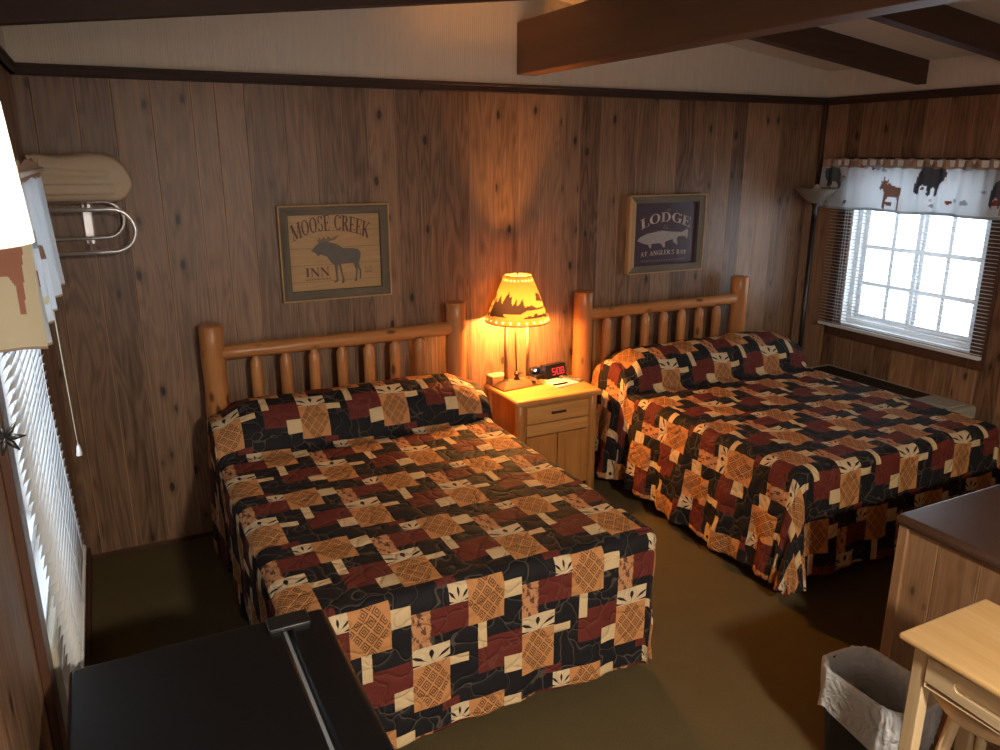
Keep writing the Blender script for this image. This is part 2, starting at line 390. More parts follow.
    def build(s, name, mat=None, parent=None, keep=False):
        off = parent_loc(parent)
        bmesh.ops.recalc_face_normals(s.bm, faces=s.bm.faces[:])
        bmesh.ops.translate(s.bm, verts=s.bm.verts[:], vec=-off)
        me = bpy.data.meshes.new(name); s.bm.to_mesh(me); s.bm.free()
        if s.mats:
            for m in s.mats: me.materials.append(m)
        elif mat: me.materials.append(mat)
        o = bpy.data.objects.new(name, me); COL.objects.link(o)
        if parent: o.parent = parent
        return o
LOC = {}
def parent_loc(p):
    v = Vector((0, 0, 0))
    while p is not None: v += p.location; p = p.parent
    return v
def tag(o, label=None, cat=None, group=None, kind=None):
    if label: o['label'] = label
    if cat: o['category'] = cat
    if group: o['group'] = group
    if kind: o['kind'] = kind
    return o
def thing(name, label, cat, loc, group=None):
    o = bpy.data.objects.new(name, None); COL.objects.link(o); o.location = loc; o.empty_display_size = .1
    return tag(o, label, cat, group)
def struct(name, mb, mat=None, parent=None, label=None):
    o = mb.build(name, mat, parent)
    if parent is None: o['kind'] = 'structure'
    if label: o['label'] = label
    return o
def inpoly(x, y, P):
    c = False; n = len(P)
    for i in range(n):
        x1, y1 = P[i]; x2, y2 = P[i - 1]
        if (y1 > y) != (y2 > y) and x < (x2 - x1) * (y - y1) / (y2 - y1) + x1: c = not c
    return c

# ---------------------------------------------------------------- lettering (serif strokes)
def glyph_polys(ch):
    """polygons in a box 0..w x 0..1"""
    P = []; T = .19; t_ = .06; se = .055
    def q(x0, y0, x1, y1, w):
        dx, dy = x1 - x0, y1 - y0; l = math.hypot(dx, dy); nx, ny = -dy / l * w / 2, dx / l * w / 2
        P.append([(x0 + nx, y0 + ny), (x1 + nx, y1 + ny), (x1 - nx, y1 - ny), (x0 - nx, y0 - ny)])
    def r(x0, y0, x1, y1): P.append([(x0, y0), (x1, y0), (x1, y1), (x0, y1)])
    def stem(x, w=T, a=0, b=1, s=.09): r(x - w/2, a, x + w/2, b); r(x - w/2 - s, a, x + w/2 + s, a + se); r(x - w/2 - s, b - se, x + w/2 + s, b)
    def arc(cx, cy, rx, ry, a0, a1, w=T, n=14):
        for i in range(n):
            pts = []
            for a, sgn in ((a0 + (a1 - a0) * i / n, 1), (a0 + (a1 - a0) * (i + 1) / n, 1), (a0 + (a1 - a0) * (i + 1) / n, -1), (a0 + (a1 - a0) * i / n, -1)):
                ar = math.radians(a); ww = t_ + (w - t_) * abs(math.cos(ar))
                k = 0 if sgn == 1 else ww
                pts.append((cx + (rx - k) * math.cos(ar), cy + (ry - k * (t_ / ww if abs(math.cos(ar)) < .3 else .75)) * math.sin(ar)))
            P.append(pts)
    w = .8
    if ch == 'I': w = .42; stem(.21)
    elif ch == 'L': w = .68; stem(.2); r(.2, 0, .66, se); q(.63, 0, .63, .28, .06)
    elif ch == 'T': w = .74; stem(.37); r(.03, 1 - se, .71, 1); q(.05, 1, .05, .75, .05); q(.69, 1, .69, .75, .05)
    elif ch == 'H': w = .86; stem(.2); stem(.66); r(.2, .48, .66, .54)
    elif ch == 'N': w = .92; stem(.16, t_); stem(.76, t_); q(.14, 1, .78, 0, T)
    elif ch == 'M': w = 1.1; stem(.14, t_); stem(.92); q(.14, 1, .5, .05, T); q(.5, .05, .9, 1, t_)
    elif ch == 'A': w = .86; q(.12, 0, .42, 1, t_); q(.42, 1, .72, 0, T); r(.22, .32, .62, .37); r(.02, 0, .24, se); r(.56, 0, .86, se)
    elif ch == 'Y': w = .82; stem(.41, T, 0, .5); q(.41, .45, .12, 1, T); q(.41, .45, .70, 1, t_); r(0, 1 - se, .26, 1); r(.58, 1 - se, .82, 1)
    elif ch == 'W': w = 1.1; q(.14, 1, .36, 0, T); q(.36, 0, .56, 1, t_); q(.56, 1, .78, 0, T); q(.78, 0, 1., 1, t_)
    elif ch == 'E': w = .72; stem(.2); r(.2, 0, .68, se); r(.2, 1 - se, .68, 1); r(.2, .48, .5, .54); q(.66, 0, .66, .27, .05); q(.66, 1, .66, .73, .05); q(.5, .38, .5, .64, .05)
    elif ch == 'K': w = .86; stem(.2); q(.28, .4, .74, 1, t_); q(.38, .55, .76, 0, T); r(.58, 0, .86, se); r(.6, 1 - se, .86, 1)
    elif ch == 'R': w = .84; stem(.2); arc(.36, .74, .34, .26, -90, 90); r(.2, .94, .36, 1); r(.2, .48, .36, .54); q(.42, .5, .76, 0, T)
    elif ch == 'B': w = .78; stem(.2); arc(.36, .75, .30, .25, -90, 90); arc(.36, .27, .36, .27, -90, 90); r(.2, .48, .36, .54); r(.2, 0, .36, se); r(.2, .94, .36, 1)
    elif ch == 'P': w = .76; stem(.2); arc(.36, .72, .34, .28, -90, 90); r(.2, .44, .36, .5); r(.2, .94, .36, 1)
    elif ch == 'D': w = .88; stem(.2); arc(.36, .5, .46, .5, -90, 90); r(.2, 0, .36, se); r(.2, 1 - se, .36, 1)
    elif ch == 'O': w = .88; arc(.43, .5, .42, .5, 0, 360, T, 24)
    elif ch in 'CG':
        w = .84; arc(.44, .5, .42, .5, 45, 315, T, 20); q(.76, .72, .76, 1, .05)
        if ch == 'G': r(.6, 0.02, .78, .45); r(.52, .42, .84, .47)
        else: q(.76, .28, .76, .05, .04)
    elif ch == 'S': w = .66; arc(.34, .74, .28, .26, 20, 250, T * .8); arc(.33, .26, .30, .27, -160, 70, T * .8); q(.6, .7, .6, 1, .05); q(.06, 0, .06, .3, .05)
    elif ch == "'": w = .25; P.append([(.1, 1), (.2, 1), (.13, .7)])
    elif ch == '&': w = .8; arc(.36, .76, .2, .24, 0, 360, .1); arc(.34, .27, .3, .27, 0, 360, .12); q(.3, .6, .76, 0, .12)
    elif ch == ' ': w = .45
    return P, w + .04
def lettering(text, mat, name, parent, place, width, height, arcr=None, face='y'):
    """place: (x, z) centre of the baseline; written on a plane facing -y at depth place[2]; arcr: bend (height of the arch)"""
    gl = [glyph_polys(c) for c in text]; tot = sum(w for _, w in gl); sc = width / tot; mb = MB(); x = -width / 2
    for ch, (P, w) in zip(text, gl):
        if ch == ' ' and len(mb.bm.verts): mb.build(name, mat, parent); mb = MB()
        for poly in P:
            pts = []
            for px, py in poly:
                X = x + px * sc; Z = py * height
                if arcr:
                    u = X / (width / 2); Z += arcr * (1 - u * u); X += -0.55 * arcr * 2 * u * py * -1 * (height / (width / 2)) * .6
                pts.append((place[0] + X, place[2], place[1] + Z))
            mb.prism(pts, (0, .0012, 0))
        x += w * sc
    return mb.build(name, mat, parent)

# ================================================================= ROOM
ZT = 2.385      # underside of the dark trim
def zc(x):      # ceiling height
    return 2.615 + .128 * (R - x) if x > 2.25 else 2.615 + (x - L) * .117
mb = MB().box((L - .3, YB - .3, -.08), (R + .3, D + .3, 0)); struct('floor', mb, M['carpet'], label='olive brown carpet floor')
mb = MB().box((L - .15, D, 0), (R + .15, D + .12, ZT + .03)); struct('wall_back', mb, M['wall_b'], label='knotty wood panelled back wall')
def gable(mbx, y0, y1, zb):
    xr = 2.25; A = [(L - .15, y0, zb), (R + .15, y0, zb), (R + .15, y0, zc(R) + .1), (xr, y0, zc(xr) + .14), (L - .15, y0, zc(L) + .1)]
    mbx.prism(A, (0, y1 - y0, 0)); return mbx
struct('wall_back_upper', gable(MB(), D + .004, D + .12, ZT + .02), M['paper'], label='pale ribbed wallpaper above the panelling')
# right wall with window opening
def walled(name, x0, x1, y0, y1, z1, op, mat):
    oy0, oy1, oz0, oz1 = op; m = MB()
    m.box((x0, y0, 0), (x1, oy0, z1)); m.box((x0, oy1, 0), (x1, y1, z1)); m.box((x0, oy0, 0), (x1, oy1, oz0)); m.box((x0, oy0, oz1), (x1, oy1, z1))
    return struct(name, m, mat)
WR = (2.90, 3.90, .845, 1.98)
walled('wall_right', R, R + .14, YB, D + .05, ZT + .03, WR, M['wall_r'])
struct('wall_right_upper', MB().box((R + .004, YB, ZT + .02), (R + .14, D + .05, 2.80)), M['paper'])
WL = (2.10, 3.02, .43, 1.98)
walled('wall_left', L - .14, L, YB, D + .05, ZT + .03, WL, M['wall_r'])
struct('wall_left_upper', MB().box((L - .14, YB, ZT + .02), (L - .004, D + .05, 2.80)), M['paper'])
m = MB(); oy = (.5, 1.9, .8, 1.95)
m.box((L, YB - .12, 0), (oy[0], YB, ZT + .03)); m.box((oy[1], YB - .12, 0), (R, YB, ZT + .03)); m.box((oy[0], YB - .12, 0), (oy[1], YB, oy[2])); m.box((oy[0], YB - .12, oy[3]), (oy[1], YB, ZT + .03))
struct('wall_front', m, M['wall_b']); struct('wall_front_upper', gable(MB(), YB - .12, YB - .004, ZT + .02), M['paper'])
m = MB()
m.prism([(L - .2, YB - .2, zc(L) - .009), (2.25, YB - .2, zc(2.25)), (2.25, YB - .2, zc(2.25) + .1), (L - .2, YB - .2, zc(L) + .1)], (0, D - YB + .4, 0))
m.prism([(2.25, YB - .2, 2.615 + .128 * (R - 2.25)), (R + .2, YB - .2, zc(R) - .0256), (R + .2, YB - .2, zc(R) + .1), (2.25, YB - .2, 3.04)], (0, D - YB + .4, 0))
struct('ceiling', m, M['ceiling'])
# trim moulding with a small profile
def mould(name, a, b, axis, sign, mat):
    m = MB()
    for (z0, z1, dpt) in ((ZT, ZT + .05, .018), (ZT + .034, ZT + .05, .026), (ZT, ZT + .010, .022)):
        if axis == 'x': m.box((a, D - dpt, z0), (b, D, z1), .002, 1)
        else:
            x = R if sign < 0 else L; m.box((x, a, z0), (x + sign * dpt, b, z1), .002, 1)
    return struct(name, m, mat)
mould('trim_1', L, R, 'x', -1, M['trim']); mould('trim_2', YB, D - .03, 'y', -1, M['trim_y']); mould('trim_3', YB, D - .03, 'y', 1, M['trim_y'])
struct('trim_4', MB().box((R - .03, D - .03, .0), (R, D, ZT), .006), M['casing'])
struct('baseboard_back', MB().box((L, D - .010, 0), (R, D, .022), .002, 1), M['casing'])
struct('baseboard_left', MB().box((L, YB, 0), (L + .016, D - .012, .07), .003, 1), M['casing'])
# ridge beam & rafters
struct('ridge_beam', MB().box((2.245, YB, 2.487), (2.375, D, 2.77), .006, 2), M['beam_y'], label='large dark brown beam running to the back wall')
def rafter(x0, z0, x1, z1, y):
    m = MB(); h = .165
    m.prism([(x0, y - .035, z0), (x1, y - .035, z1), (x1, y - .035, z1 + h), (x0, y - .035, z0 + h)], (0, .07, 0)); return struct('rafter', m, M['beam_x'])
for y in (3.505, 2.735, 1.965, 1.195, .425, -.345):
    rafter(2.30, 2.474 + .128 * (R - 2.30), R - .003, 2.474, y)
for y in (3.505, 2.735, 1.965, 1.195, .425, -.345):
    rafter(L + .003, 2.49, 2.30, 2.49 + .117 * (2.30 - L), y)

# ================================================================= WINDOWS
def window(name, xw, sgn, op, zlow):
    """sgn: +1 room lies at smaller x (right wall), -1 room at larger x"""
    y0, y1, z0, z1 = op; w = MB()
    xi = xw + sgn * .05; xo = xw + sgn * .11
    f = .045
    for (a, b, c, d) in ((y0, y0 + f, z0, z1), (y1 - f, y1, z0, z1), (y0 + f, y1 - f, z0, z0 + f), (y0 + f, y1 - f, z1 - f, z1)):
        w.box((xi, a, c), (xo, b, d), .004)
    root = struct(name, w, M['vinyl'])
    ym = (y0 + y1) / 2 + (-.0 if sgn > 0 else 0)
    # sliding sashes
    for k, (a, b) in enumerate(((y0 + f, ym + .03), (ym - .03, y1 - f))):
        xs = xw + sgn * (.065 if k == 0 else .085); s = MB(); g = .035
        for (p, q, c, d) in ((a, a + g, z0 + f, z1 - f), (b - g, b, z0 + f, z1 - f), (a + g, b - g, z0 + f, z0 + f + g), (a + g, b - g, z1 - f - g, z1 - f)):
            s.box((xs, p, c), (xs + sgn * .018, q, d), .003, 1)
        sash = s.build('sash', M['vinyl'], root)
        gm = MB(); gm.box((xs + sgn * .007, a + g - .004, z0 + f + g - .004), (xs + sgn * .011, b - g + .004, z1 - f - g + .004)); gm.build('pane', M['glass'], sash)
        mu = MB(); mid = (a + b) / 2; ww = .013
        mu.box((xs + sgn * .004, mid - ww, z0 + f + g), (xs + sgn * .014, mid + ww, z1 - f - g))
        for i in range(1, 4):
            zz = z0 + f + (z1 - z0 - 2 * f) * i / 4; mu.box((xs + sgn * .0052, a + g, zz - ww), (xs + sgn * .0128, mid - ww, zz + ww)); mu.box((xs + sgn * .0052, mid + ww, zz - ww), (xs + sgn * .0128, b - g, zz + ww))
        mu.build('muntin', M['vinyl'], sash)
    c = MB(); t_ = .095; xa = xw - sgn * .022
    for (a, b, e, d) in ((y0 - t_, y0, zlow - t_, z1 + .045), (y1, y1 + t_, zlow - t_, z1 + .045), (y0, y1, zlow - t_, zlow), (y0, y1, z1, z1 + .045)):
        c.box((xa, a, e), (xw, b, d), .004)
    c.build('window_casing', M['casing'], root)
    r = MB()
    for (a, b, e, d) in ((y0 - .0, y0 + .010, z0, z1), (y1 - .010, y1, z0, z1), (y0, y1, z0, z0 + .010), (y0, y1, z1 - .010, z1)):
        r.box((xw - sgn * .004, a, e), (xi, b, d))
    r.build('window_jamb', M['vinyl'], root)
    return root
window('window_1', R, 1, WR, WR[2]); window('window_2', L, -1, (WL[0], WL[1], .80, WL[3]), .43)
# unseen rear window, added behind the viewer to let in fill daylight
w = MB()
for (a, b, c, d) in ((oy[0], oy[0] + .05, oy[2], oy[3]), (oy[1] - .05, oy[1], oy[2], oy[3]), (oy[0], oy[1], oy[2], oy[2] + .05), (oy[0], oy[1], oy[3] - .05, oy[3]), (1.18, 1.22, oy[2], oy[3])):
    w.box((a, YB - .09, c), (b, YB - .03, d))
w3 = struct('added_rear_window', w, M['vinyl']); g = MB().box((oy[0] + .04, YB - .06, oy[2] + .04), (oy[1] - .04, YB - .055, oy[3] - .04)); g.build('pane', M['glass'], w3)

def blind(name, label, xc, y0, y1, ztop, zbot, pitch, depth, tilt, bow=None):
    root = thing(name, label, 'blind', (xc, (y0 + y1) / 2, zbot), 'white window blinds')
    MB().box((xc - .02, y0, ztop - .03), (xc + .02, y1, ztop + .012), .004).build('headrail', M['vinyl'], root)
    s = MB(); n = int((ztop - .03 - zbot) / pitch)
    for i in range(n):
        z = zbot + .02 + i * pitch; xx = xc + (bow(z) if bow else 0)
        ca, sa = math.cos(tilt), math.sin(tilt); pr = []
        for k in range(5):
            u = (k / 4 - .5) * depth; h = .0025 * (1 - (2 * k / 4 - 1) ** 2)
            pr.append((xx + u * ca - h * sa, z + u * sa + h * ca))
        A = [s.v((p, y0, q)) for p, q in pr]; B = [s.v((p, y1, q)) for p, q in pr]
        A2 = [s.v((p, y0, q - .0012)) for p, q in pr]; B2 = [s.v((p, y1, q - .0012)) for p, q in pr]
        for k in range(4):
            s.f([A[k], A[k + 1], B[k + 1], B[k]], True); s.f([A2[k + 1], A2[k], B2[k], B2[k + 1]], True)
            s.f([A[k + 1], A[k], A2[k], A2[k + 1]]); s.f([B[k], B[k + 1], B2[k + 1], B2[k]])
        s.f([A[0], B[0], B2[0], A2[0]]); s.f([A[4], A2[4], B2[4], B[4]])
    s.build('slats', M['slat'], root)
    bx = xc + (bow(zbot) if bow else 0)
    MB().box((bx - .014, y0, zbot - .012), (bx + .014, y1, zbot + .010), .004).build('bottom_rail', M['vinyl'], root)
    for yy in (y0 + .14, (y0 + y1) / 2, y1 - .14):
        c = MB()
        for sx in (-1, 1):
            c.tube([(xc + sx * depth * .5 + (bow(z) if bow else 0), yy, z) for z in [zbot + (ztop - zbot) * k / 8 for k in range(9)]], .0012, 5)
        c.build('ladder_cord', M['vinyl'], root)
    return root
blind('venetian_blind', 'white slatted blind lowered open over the right window behind the second bed', R - .055, 2.805, 4.045, 2.0, .835, .0235, .026, math.radians(-8))
lb = blind('venetian_blind', 'white slatted blind hanging over the left window beside the black refrigerator', L + .045, 2.03, 2.86, 1.99, .72, .028, .030, math.radians(42), lambda z: max(0, (1.3 - z)) * .05)
c = MB()
for k, dx in enumerate((0, .012)): c.tube([(L + .085 + dx * .3, 3.09 + dx, 1.95), (L + .09, 3.085 + dx, 1.5), (L + .1, 3.075 + dx * .4, 1.02)], .0016, 6)
c.build('pull_cord', M['val_cream'], lb)
c = MB()
for dx in (0, .016): c.lathe([(.002, .04), (.006, .03), (.011, 0), (0, -.002)], (L + .1, 3.075 + dx, .985), 10)
c.build('cord_tassel', M['vinyl'], lb)

# valances --------------------------------------------------------
BEAR = [(.0, .20), (.04, .10), (.10, .08), (.12, .02), (.16, .0), (.17, .30), (.30, .42), (.42, .38), (.46, .15), (.44, .02), (.52, 0), (.56, .30), (.62, .38), (.66, .12), (.64, .0), (.74, 0), (.80, .40), (.92, .55), (.98, .80), (.95, 1), (.6, 1.02), (.4, 1.1), (.2, 1.02), (.08, .85), (.02, .5)]
MOOSE = [(.0, .70), (.06, .62), (.16, .66), (.25, .50), (.26, 0), (.32, 0), (.36, .42), (.74, .40), (.80, .30), (.80, 0), (.87, 0), (.92, .50), (.95, .68), (.9, .74), (.5, .76), (.40, .86), (.30, .82), (.34, 1.0), (.22, .92), (.16, 1.05), (.12, .9), (.02, 1.0), (.08, .82)]
def put(poly, cx, cz, w, h, flip=False): return [((cx + ((1 - a) if flip else a) * w), cz + b * h) for a, b in poly]
def valance(name, label, path, zt, zb, depthf, prints, band, cell=.008, base=None):
    """path(s) -> (x,y) along the rod, s metres; prints: list of (polygon in (s,z), material)"""
    root = thing(name, label, 'valance', (*path(0), zb), 'window valances'); smax = band['len']; n = int(smax / cell); nz = int((zt - zb) / cell)
    m = MB()
    def fn(i, j):
        s = smax * i / n; v = j / nz; x, y = path(s); z = zt - (zt - zb) * v
        d = depthf(s, v); nx, ny = band['nrm'](s)
        zz = z + .006 * math.sin(s * 60) * (1 - v) ** 3 + .005 * math.sin(s * 13 + 1) * v
        return (x + nx * d, y + ny * d, zz)
    def mf(i, j):
        s = smax * (i + .5) / n; cl = M['val_cream'] if base and s < .135 else M['val']; z = zt - (zt - zb) * (j + .5) / nz
        for P, mat in prints:
            if inpoly(s, z, P): return mat
        if z > zt - band['h']: return band['mat']
        if j >= nz - 2: return M['val_blue'] if not base else M['val_tan']
        return cl
    m.grid(fn, n, nz, matfn=mf); o = m.build('valance_cloth', None, root)
    sol = o.modifiers.new('thick', 'SOLIDIFY'); sol.thickness = .0012
    return root
pr = []
zV0, zV1 = 1.675, 2.015
def sy(y): return 4.16 - y        # s measured from the corner end
pr.append((put(BEAR, .08, 1.80, .15, .15, True), M['val_bear']))
pr.append((put(BEAR, .80, 1.79, .22, .165), M['val_bear']))
pr.append((put(BEAR, 1.30, 1.74, .15, .15), M['val_bear']))
pr.append((put(MOOSE, .56, 1.69, .17, .20), M['val_moose']))
pr.append((put(MOOSE, 1.36, 1.70, .1, .20), M['val_moose']))
for k in range(34):
    s = random.uniform(.02, 1.42); z = random.choice([1.97, 1.955, 1.985, 1.88, 1.72, 1.76, 1.83]) + random.uniform(-.01, .01); a = random.uniform(.012, .035)
    P = [(s + a * random.uniform(.5, 1.2) * math.cos(q) , z + a * .8 * random.uniform(.4, 1) * math.sin(q)) for q in [2 * pi * i / 7 for i in range(7)]]
    pr.append((P, random.choice([M['val_red'], M['val_blue'], M['val_blue'], M['val_moose']])))
for s0 in (.20, .83): pr.append(([(s0, 1.965), (s0 + .13, 1.965), (s0 + .13, 2.0), (s0, 2.0)], M['val_moose']))
def dR(s, v): return .010 * math.sin(s * 38 + 2 * math.sin(s * 7)) * (.4 + v) + .006 * math.sin(s * 90) * (1 - v) + .02 * v
def pathR(s):
    if s < .05: return (R - .03 - s * .9, 4.165 - s * .3)
    return (R - .075 - .0, 4.15 - (s - .05))
valance('window_valance', 'white bear and moose print valance across the top of the right window', pathR, zV1, zV0, dR, pr,
        dict(len=1.48, h=.055, mat=M['val_tan'], nrm=lambda s: (-1, 0)))
m = MB().tube([(R - .058, 4.16, 1.985), (R - .058, 2.68, 1.985)], .008, 8)
tag(m.build('curtain_rod', M['vinyl']), 'white rod behind the bear print valance on the right window', 'curtain rod', 'curtain rods')
# left valance: starts at the wall at the near end, turns the corner, runs towards the back wall
prL = [(put(MOOSE, -.05, 1.70, .17, .22), M['val_deer'])]
for k in range(24):
    s = random.uniform(.15, 1.3); z = random.uniform(1.66, 2.0); a = random.uniform(.02, .05)
    prL.append(([(s + a * random.uniform(.5, 1.2) * math.cos(q), z + a * .8 * random.uniform(.4, 1) * math.sin(q)) for q in [2 * pi * i / 7 for i in range(7)]], random.choice([M['val_red'], M['val_cream'], M['val_blue'], M['val_moose']])))
def pathL(s):
    if s < .13: return (L + .005 + s, 2.0)
    return (L + .135, 2.0 + (s - .13))
def dL(s, v):
    if s < .13: return .006 * math.sin(s * 50) * v
    return (.022 * math.sin((s - .13) * 26) * (.35 + .65 * v) + .012 * math.sin(s * 71) * v - .028) * min(1, (s - .13) / .03)
valance('window_valance', 'pleated woodland print valance over the left window beside the towel rack', pathL, 2.03, 1.62, dL, prL,
        dict(len=1.28, h=.05, mat=M['val_tan'], nrm=lambda s: (0, -1) if s < .13 else (1, 0)), cell=.003, base=M['val_cream'])
m = MB().tube([(L + .0, 2.02, 2.0), (L + .12, 2.02, 2.0), (L + .12, 3.12, 2.0), (L + .0, 3.12, 2.0)], .007, 8)
tag(m.build('curtain_rod', M['vinyl']), 'white rod holding the woodland print valance on the left window', 'curtain rod', 'curtain rods')

# ================================================================= PICTURES
def picture(name, label, x0, x1, z0, z1, ground, left_lit=False):
    y = D - .002; root = thing(name, label, 'picture', ((x0 + x1) / 2, y, z0), 'framed prints on the back wall')
    fw = .045; dp = .034
    def bar(A, mat):
        m = MB(); m.prism([(a, y - dp, b) for a, b in A], (0, dp, 0)); return m.build('frame_rail', mat, root)
    bar([(x0, z1), (x1, z1), (x1 - fw, z1 - fw), (x0 + fw, z1 - fw)], M['barn']); bar([(x0, z0), (x0 + fw, z0 + fw), (x1 - fw, z0 + fw), (x1, z0)], M['barn'])
    bar([(x0, z0), (x0, z1), (x0 + fw, z1 - fw), (x0 + fw, z0 + fw)], M['barn_tan_lit'] if left_lit else M['barn_z']); bar([(x1, z0), (x1 - fw, z0 + fw), (x1 - fw, z1 - fw), (x1, z1)], M['barn_z'])  # left rail can take a lighter colour, as if lit by the table lamp
    e = MB(); q = .008
    for a, b, c, d in ((x0 - q, x1 + q, z1, z1 + q), (x0 - q, x1 + q, z0 - q, z0), (x0 - q, x0, z0, z1), (x1, x1 + q, z0, z1)): e.box((a, y - dp - .006, c), (b, y, d), .002, 1)
    e.build('frame_edge', M['barn_tan_lit'], root)
    p = MB().box((x0 + fw - .004, y - .010, z0 + fw - .004), (x1 - fw + .004, y - .004, z1 - fw + .004)).build('print', ground, root)
    return root, p, y - .0118
r1, p1, yp = picture('framed_moose_print', 'barnwood framed moose print on pale boards above the near bed', .826, 1.42, 1.283, 1.78, M['print_wood'])
X0, X1, Z0, Z1 = .864, 1.376, 1.325, 1.737
def mp(px, py): return (X0 + (X1 - X0) * px / 905, yp, Z1 - (Z1 - Z0) * py / 740)
mz = [(220, 345), (240, 330), (262, 300), (300, 275), (380, 262), (450, 285), (500, 310), (530, 335), (620, 340), (680, 350), (705, 385), (700, 440), (682, 490), (690, 530), (705, 560), (700, 640), (682, 650), (688, 570), (665, 520), (670, 560), (660, 620), (655, 668), (630, 668), (645, 610), (652, 560), (625, 485), (520, 488), (503, 492), (520, 600), (535, 660), (520, 682), (500, 680), (512, 640), (482, 500), (470, 500), (465, 600), (470, 655), (440, 672), (425, 665), (450, 640), (440, 500), (400, 460), (370, 410), (310, 385), (290, 400), (275, 395), (265, 375), (235, 355)]
MB().prism([mp(*q) for q in mz], (0, .0012, 0)).build('moose_figure', M['ink_grey'], p1)
an = [(300, 275), (272, 232), (302, 252), (300, 215), (330, 247), (342, 212), (368, 242), (392, 212), (418, 236), (470, 214), (502, 208), (455, 250), (380, 264)]
MB().prism([mp(*q) for q in an], (0, .0012, 0)).build('antlers', M['ink_antler'], p1)
def lab(text, mat, par, cx, base, w, h, arc, y, nm): return lettering(text, mat, nm, par, (cx, base, y), w, h, arc)
lettering('MOOSE CREEK', M['ink_brown'], 'lettering', p1, (1.105, 1.598, yp), .415, .082, .052)
lab('INN', M['ink_brown'], p1, 1.018, 1.405, .135, .047, None, yp, 'lettering')
lab('EST', M['ink_antler'], p1, 1.303, 1.428, .045, .016, None, yp, 'lettering')
m = MB()
for k in range(9): m.box((.952 + k * .0155, yp, 1.384), (.963 + k * .0155, yp + .0012, 1.392))
m.build('small_print', M['ink_antler'], p1)
m = MB()
for k in range(4): m.box((1.283 + k * .0105, yp, 1.409), (1.290 + k * .0105, yp + .0012, 1.420))
m.build('small_print', M['ink_antler'], p1)
r2, p2, yp = picture('framed_fish_print', 'square plum fish print with left rail coloured as lamp-lit above the far bed', 3.068, 3.685, 1.283, 1.782, M['print_plum'], True)
X0, X1, Z0, Z1 = 3.106, 3.647, 1.321, 1.744
def fp(px, py): return (X0 + (X1 - X0) * (px - 50) / 640, yp, Z1 - (Z1 - Z0) * (py - 35) / 665)
fz = [(100, 430), (130, 390), (200, 360), (335, 335), (440, 352), (540, 360), (590, 325), (600, 352), (595, 440), (570, 402), (500, 405), (490, 430), (500, 492), (462, 470), (448, 428), (372, 455), (375, 515), (355, 512), (340, 480), (320, 466), (240, 468), (238, 515), (222, 512), (210, 478), (150, 458)]
MB().prism([fp(*q) for q in fz], (0, .0012, 0)).build('fish_figure', M['ink_fish'], p2)
zz = lambda py: fp(0, py)[2]; xx = lambda px: fp(px, 0)[0]
lab('THE', M['ink_dim'], p2, xx(385), zz(135), .07, .024, None, yp, 'lettering')
lab('LODGE', M['ink_cream'], p2, xx(375), zz(320), .41, .064, .048, yp, 'lettering')
lab('&', M['ink_dim'], p2, xx(372), zz(318), .045, .035, None, yp, 'lettering')
lab("AT ANGLER'S BAY", M['ink_cream'], p2, xx(368), zz(600), .39, .030, .008, yp, 'lettering')
m = MB()
for k in range(18): m.box((xx(150) + k * .0205, yp, zz(655)), (xx(150) + k * .0205 + .012, yp + .0012, zz(640)))
m.build('small_print', M['ink_dim'], p2)

# ================================================================= TOWEL SHELF + BLANKET
root = thing('towel_rack', 'chrome double loop towel rack on the back wall', 'towel rack', (-.1, D, 1.6))
def loop(y, x0, x1, z0, z1, r, rad):
    pts = [(x0, y, z1)]; 
    for k in range(13):
        a = pi / 2 - pi * k / 12; pts.append((x1 - (z1 - z0) / 2 + (z1 - z0) / 2 * math.cos(a), y, (z0 + z1) / 2 + (z1 - z0) / 2 * math.sin(a)))
    pts.append((x0, y, z0)); return MB().tube(pts, rad, 10)
loop(4.05, -.255, .135, 1.612, 1.805, .1, .0095).build('front_bar', M['chrome'], root)
loop(4.19, -.255, .095, 1.665, 1.832, .1, .0075).build('rear_bar', M['chrome'], root)
m = MB()
for x in (-.06, -.24):
    m = MB(); m.tube([(x, D, 1.66), (x, 4.05, 1.615)], .007, 8); m.tube([(x, D, 1.83), (x, 4.05, 1.803)], .007, 8); m.box((x - .022, D - .014, 1.63), (x + .022, D, 1.86), .006); m.build('wall_bracket', M['chrome'], root)
bl = thing('folded_blanket', 'tan blanket folded and lying on the chrome towel rack', 'blanket', (-.06, 4.11, 1.82))
def roll(z0, z1, x0, x1, y0, y1, seed):
    m = MB(); n = 40; k = 24
    def fn(i, j):
        v = j / k; x = x0 + (x1 - x0) * v; a = 2 * pi * i / n
        e = min(1, math.sqrt(max(0, 1 - max(0, (v - .72) / .28) ** 2.2))) ; e = max(e, .02)
        cy, cz = (y0 + y1) / 2, (z0 + z1) / 2; ca, sa = math.cos(a), math.sin(a)
        sx = abs(ca) ** .6 * (1 if ca > 0 else -1); sz = abs(sa) ** .75 * (1 if sa > 0 else -1)
        p = Vector((x, cy + (y1 - y0) / 2 * sx * (.85 + .15 * e), cz + (z1 - z0) / 2 * sz * e - (1 - e) * .02))
        d = noise.noise(p * 9 + Vector((seed, 0, 0))) * .008
        p.z += d if p.z > z0 + .015 else 0; return p
    m.grid(fn, n, k, closed=True)
    m.f([m.bm.verts[i] for i in range(0)]) if False else None
    return m
m = MB(); n, k = 96, 40
